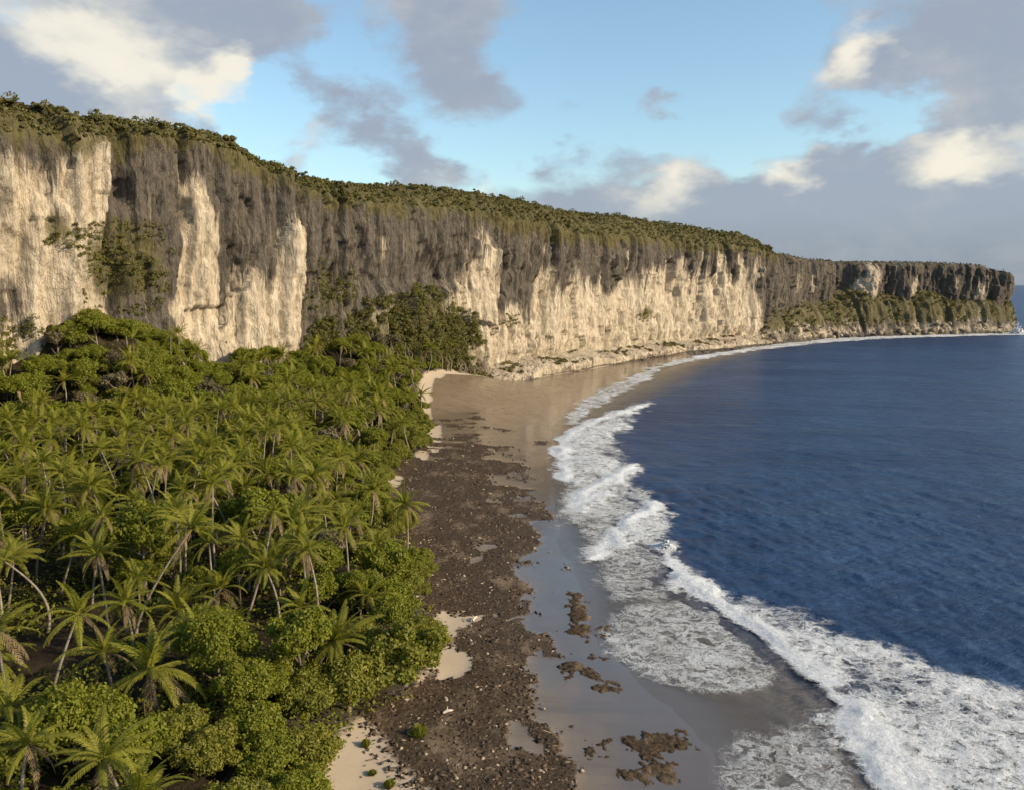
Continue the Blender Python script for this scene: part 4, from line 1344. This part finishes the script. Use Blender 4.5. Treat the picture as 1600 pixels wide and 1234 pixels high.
def to_photo(x, y, z):
    z -= CAM_H
    f, up = y * math.cos(PITCH) - z * math.sin(PITCH), y * math.sin(PITCH) + z * math.cos(PITCH)
    return 800 + 1300 * x / f, 617 - 1300 * up / f


def single_out(objs):
    used = set()
    todo = []
    for o in objs:
        h = 5.0
        for c in o.children:
            if c.name.split('.')[0] in ('crown', 'frond'):
                h = c.location.z
        todo.append((o, h, to_photo(o.location.x, o.location.y, o.location.z + h)))
    todo.sort(key=lambda q: -q[2][1])
    for o, h, (ax_, ay_) in todo:
        kind = o.name.split('.')[0]
        word = {'coconut_palm': 'tall coconut palm' if h > 9.8 else 'shorter coconut palm', 'shore_shrub': 'bright green shore shrub', 'broadleaf_tree': 'rounded broadleaf tree' if h < 3.2 else 'taller broadleaf tree', 'thin_tree': 'thin greyish tree',
                'bush': 'low dull bush', 'understorey_tree': 'small understorey tree'}[kind]
        done = False
        for near in ('just', 'a little', 'well'):
            for lx, ly, nick in sorted(LANDMARKS, key=lambda q: (q[0] - ax_) ** 2 + (q[1] - ay_) ** 2)[:5]:
                if math.hypot(lx - ax_, ly - ay_) > 230:
                    continue
                d = DIRS[int(round(math.atan2(ly - ay_, ax_ - lx) / (math.pi / 4))) % 8]
                lb = '%s %s %s the %s' % (word, near, d, nick)
                if lb not in used:
                    used.add(lb)
                    o['label'] = lb
                    done = True
                    break
            if done:
                break


single_out(FILL)

# tall tree mound against the cliff at the left
MOUND = [(266, 8, 1.2, 'leftmost'), (270, 5, 1.35, 'topmost left'), (275, 4.5, 1.5, 'topmost'), (280, 5, 1.45, 'topmost right'), (285, 6, 1.3, 'upper right'), (290, 9, 1.2, 'far right'), (268, 14, 1.2, 'left middle'), (273, 12, 1.4, 'central'), (278, 13, 1.4, 'central right'),
         (283, 13, 1.3, 'right middle'), (271, 20, 1.3, 'lower left'), (277, 20, 1.25, 'lower middle'), (284, 20, 1.2, 'lower right'), (295, 12, 1.1, 'outermost right')]
for i, (s_, d_, sc_, wd_) in enumerate(MOUND):
    x, y = cliff_at(s_)
    ax, ay = cliff_n(s_)
    d = d_ + float(cliff_out(np.array([s_]), np.array([20.0]))[0])
    broad_tree('leafy_shrub', 'shrub', float(x + ax * d), float(y + ay * d), sc_, .2, '%s leafy shrub of the bright mound climbing the left cliff foot' % wd_, 'shrub', 'shrubs in the mound against the left cliff')

# ---- undergrowth: leaf litter and seedlings nobody could count
rg = np.random.default_rng(23)
n = 110000
y_ = 42 + 240 * rg.uniform(0, 1, n) ** 1.2
x_ = rg.uniform(-0.68, 0, n) * y_ - 4
dv = -curve_dist(x_, y_, VEG)[0]
dc = curve_dist(x_, y_, CLIFF)[0]
ok = (dv > .4) & (dc > 1) & (fbm(x_ * .15, y_ * .15, seed=55) > .42)
x_, y_ = x_[ok], y_[ok]
for c, r in CLEAR:
    k = (x_ - c[0]) ** 2 + (y_ - c[1]) ** 2 > (r * .55) ** 2
    x_, y_ = x_[k], y_[k]
P = np.stack([x_, y_, land_z(x_, y_) + rg.uniform(.1, 1.5, len(x_)) ** 1.5], -1)
V, F = leaf_quads(P, rg.normal(0, .6, P.shape) + np.array([0, 0, 1]), rg.uniform(.14, .32, len(P)), rg)
tag(link('undergrowth', mesh('undergrowth', V, F, M_BROAD)), 'low leafy undergrowth on the forest floor', 'undergrowth', kind='stuff')


# ---- scrub on the rim and on the faces of the cliff (one mass)
def scrub(name, pts, rads, per, leaf, mat, label, seed):
    rg = np.random.default_rng(seed)
    n = len(pts)
    idx = np.repeat(np.arange(n), per)
    d = sph(n * per, rg)
    d[:, 2] = np.abs(d[:, 2]) * 1.0 - .12
    P = pts[idx] + d * (rads[idx] * rg.uniform(.6, 1.05, n * per))[:, None] * np.array([1, 1, .85])
    V, F = leaf_quads(P, d + rg.normal(0, .5, d.shape), leaf * rg.uniform(.6, 1.4, len(P)), rg)
    return tag(link(name, mesh(name, V, F, mat)), label, 'scrub', kind='stuff')


def face_pts(n, s0, s1, rg, zf, dens=None):
    s = rg.uniform(s0, s1, n)
    z = zf(s, rg.uniform(0, 1, n))
    if dens is not None:
        k = dens(s, z) > rg.uniform(0, 1, n)
        s, z = s[k], z[k]
    x, y = cliff_at(s)
    ax, ay = cliff_n(s)
    d = cliff_out(s, z)
    return np.stack([x + ax * d, y + ay * d, z], -1)


rg = np.random.default_rng(29)


def rim_z(s, u):
    tp, rm = np.interp(s, *TOP), np.interp(s, *RIM)
    return tp - rm * 0.80 * (1 - u) ** 1.5


P = np.concatenate([face_pts(1500, 235, 400, rg, rim_z), face_pts(2600, 400, 680, rg, rim_z), face_pts(70, 680, 940, rg, rim_z)])
scrub('cliff_top_scrub', P, 0.35 + 0.9 * rg.uniform(0, 1, len(P)) ** 3, 40, .34, M_SCRUB, 'dense low scrub covering the rim of the cliff', 31)
# plateau bushes just behind the rim give the skyline its bumps
s = rg.uniform(235, 930, 1500)
x, y = cliff_at(s)
ax, ay = cliff_n(s)
tp, rm = np.interp(s, *TOP), np.interp(s, *RIM)
back = cliff_out(s, tp) - rg.uniform(0, 14, len(s))
P = np.stack([x + ax * back, y + ay * back, tp + .4 + rg.uniform(0, .6, len(s))], -1)
scrub('plateau_scrub', P, np.where(s < 680, 1, .30) * (0.45 + 1.5 * rg.uniform(0, 1, len(s)) ** 4), 50, .36, M_SCRUB, 'scrub along the skyline of the plateau', 37)
# hanging shrubs on the face
patches = [(284, 39, 12, 12, 420), (347, 32, 10, 12, 260), (547, 21, 13, 4.5, 130), (430, 22, 5, 3, 40), (690, 15, 18, 11, 420), (270, 46, 4.5, 4, 60), (352, 13, 14, 8, 420), (262, 22, 6, 7, 120)]
P = []
for (s0, z0, rs, rz, n) in patches:
    a, q = rg.uniform(0, 6.28, n), rg.uniform(0, 1, n) ** .62
    s, z = s0 + rs * q * np.cos(a), np.maximum(z0 + rz * q * np.sin(a), 2)
    k = vn(s * .28, z * .28, seed=88) + .35 * (1 - q) > (.30 if n > 1000 else .52)
    s, z = s[k], z[k]
    x, y = cliff_at(s)
    ax, ay = cliff_n(s)
    d = cliff_out(s, z) - .25 + np.where((s > 335) & (s < 410), np.clip((24 - z) * .16, 0, 3.5), 0)
    P.append(np.stack([x + ax * d, y + ay * d, z], -1))
P = np.concatenate(P)
n = 2900
a, q = rg.uniform(0, 6.28, n), rg.uniform(0, 1, n) ** .55
s, z = 373 + 37 * q * np.cos(a), np.maximum(15 + 20 * q * np.sin(a) * np.where(np.cos(a) > 0, 1, .85), 2)
k = fbm(s * .16, z * .16, seed=89, oct=3) + .4 * (1 - q) > .44
s, z = s[k], z[k]
x, y = cliff_at(s)
ax, ay = cliff_n(s)
d = cliff_out(s, z) + np.clip((26 - z) * .17, 0, 3.8) + (fbm(s * .2, z * .2, seed=90) - .5) * 3
PM = np.stack([x + ax * d, y + ay * d, z], -1)
scrub('buttress_shrubs', PM, 0.7 + 1.2 * rg.uniform(0, 1, len(PM)) ** 2, 70, .30, M_SCRUB_G, 'solid green shrub cover of the buttress left of the beach head', 42)
scrub('cliff_face_shrubs', P, 0.5 + 0.9 * rg.uniform(0, 1, len(P)) ** 2, 62, .27, M_SCRUB_G, 'green shrubs clinging to the cliff face', 41)
P = TALUS_V.reshape(-1, 3)
P = P[(P[:, 2] > 5 + 5 * rg.uniform(0, 1, len(P))) & (rg.uniform(0, 1, len(P)) < .16) & (vn(P[:, 0] * .07, P[:, 1] * .07, P[:, 2] * .07, seed=66) > .42)]
scrub('headland_scrub', P, 0.6 + 1.0 * rg.uniform(0, 1, len(P)), 34, .55, M_SCRUB, 'brown green scrub on the slope of the far headland', 43)
P = LEDGE_V[:, 4:16].reshape(-1, 3)
k = (vn(P[:, 0] * .13, P[:, 1] * .13, seed=77) > .62) & (rg.uniform(0, 1, len(P)) < .10)
scrub('ledge_shrubs', P[k], 0.5 + .9 * rg.uniform(0, 1, k.sum()), 40, .45, M_SCRUB, 'small dark shrubs growing along the pale ledge', 47)

# pale hanging roots and stems under the overgrown buttress
parts = []
for i in range(150):
    s = rg.uniform(350, 412)
    x, y = cliff_at(s)
    ax, ay = cliff_n(s)
    d = float(cliff_out(np.array([s]), np.array([6.0]))[0]) + rg.uniform(1.0, 6.0)
    b = np.array([x + ax * d, y + ay * d, 0.0])
    b[2] = float(land_z(np.array([b[0]]), np.array([b[1]]))[0])
    h = rg.uniform(2, 7)
    parts.append(tube([b - [0, 0, .5], b + [rg.normal(0, .4), rg.normal(0, .4), h * .5], b + [rg.normal(0, .7) - ax * 2, rg.normal(0, .7) - ay * 2, h]], [.2, .15, .08], 5))
V, F = join(parts)
tag(link('hanging_roots', mesh('hanging_roots', V, F, M_WOOD, True)), 'pale stems and hanging roots under the overgrown buttress', 'roots', kind='stuff')

# ------------------------------------------------------------------ boulders, driftwood, tufts
def boulder_mesh(seed):
    rg = np.random.default_rng(seed)
    n, m = 14, 9
    V = []
    for j in range(m + 1):
        ph = math.pi * j / m
        for i in range(n):
            a = 2 * math.pi * i / n
            d = np.array([math.sin(ph) * math.cos(a), math.sin(ph) * math.sin(a), math.cos(ph)])
            V.append(d)
    V = np.array(V)
    r = .72 + .75 * (fbm(V[:, 0] * 1.1 + 9, V[:, 1] * 1.1 + 9, V[:, 2] * 1.1 + 9, seed=seed, oct=4))
    r = np.minimum(r, 1.12)
    V = V * r[:, None] * np.array([1, rg.uniform(.7, 1), rg.uniform(.6, .85)])
    F = []
    for j in range(m):
        for i in range(n):
            k = (i + 1) % n
            F.append((j * n + i, (j + 1) * n + i, (j + 1) * n + k, j * n + k))
    return mesh('boulder', V, F, M_BOULDER, False)


BOULD = [boulder_mesh(600 + i) for i in range(5)]
rg = np.random.default_rng(53)
ORD = 'first second third fourth fifth sixth seventh eighth ninth tenth eleventh twelfth thirteenth fourteenth fifteenth sixteenth seventeenth eighteenth nineteenth twentieth'.split()
picks = sorted(int(q) for q in rg.integers(45, 285, 40))
for i, q in enumerate(picks):
    k = int(rg.integers(24, 36))
    p = TALUS_V[q, k]
    r = rg.uniform(1.2, 2.8) * (1.2 if k > 30 else .9)
    o = link('boulder', BOULD[i % 5], None, tuple(p + [0, 0, .2 * r]), (rg.uniform(-.4, .4), rg.uniform(-.4, .4), rg.uniform(0, 6.28)), (r,) * 3)
    where = '%s boulder from the cliff corner at the foot of the far headland' % ORD[i] if i < 20 else '%s boulder from the seaward tip at the foot of the far headland' % ORD[39 - i]
    tag(o, where, 'boulder', 'boulders at the foot of the far headland')
x, y = ground_pt(675, 662, 1.6)
dark_b = BOULD[1].copy()
dark_b.materials[0] = M_DARKROCK
tag(link('boulder', dark_b, None, (x, y, 1.9), (0, 0, .5), (2.1, 1.6, 1.3)), 'dark boulder on the sand at the tip of the forest', 'boulder')

for i, (px_, py_, L, rot, lb) in enumerate([(742, 960, 1.1, 1.2, 'short bleached log standing out on the dark rubble'), (700, 1108, .8, .3, 'small bleached branch at the rubble edge near the bare sand')]):
    x, y = ground_pt(px_, py_, 1.2)
    z = float(land_z(np.array([x]), np.array([y]))[0])
    V, F = tube([(-L / 2, 0, .1), (-L * .1, .06, .22), (L * .25, -.05, .26), (L / 2, .05, .2)], [.12, .13, .10, .05], 6)
    V2, F2 = tube([(-L * .1, .06, .22), (L * .05, .25, .5)], [.06, .02], 5)
    V, F = join([(V, F), (V2, F2)])
    tag(link('driftwood', mesh('driftwood', V, F, M_DRIFT, True), None, (x, y, z + .1), (0, 0, rot)), lb, 'driftwood')

for i, (px_, py_, r, h, lb) in enumerate([(655, 1140, .85, 1.1, 'round green grass tuft where sand meets dark rubble'), (572, 1158, .45, .7, 'small green plant on the bare sand beside the bush'), (608, 1218, .5, .6, 'small green seedling on sand at the bottom edge'), (582, 1200, .4, .4, 'tiny sprig on the sand left of the seedling')]):
    x, y = ground_pt(px_, py_, 1.5)
    z = float(land_z(np.array([x]), np.array([y]))[0])
    rg = np.random.default_rng(700 + i)
    n = 260
    a, q = rg.uniform(0, 6.28, n), rg.uniform(0, 1, n) ** .7
    base = np.stack([np.cos(a) * q * r * .4, np.sin(a) * q * r * .4, np.zeros(n)], -1)
    tip = np.stack([np.cos(a) * q * r, np.sin(a) * q * r, h * (1 - .5 * q) * rg.uniform(.6, 1.1, n)], -1)
    wv = np.stack([-np.sin(a), np.cos(a), 0 * a], -1) * .05
    V = np.stack([base - wv, base + wv, tip + wv * .3, tip - wv * .3], 1).reshape(-1, 3)
    tag(link('grass_tuft', mesh('grass_tuft', V, np.arange(4 * n).reshape(n, 4), M_SHORE), None, (x, y, z)), lb, 'grass', 'tufts on the bare sand')
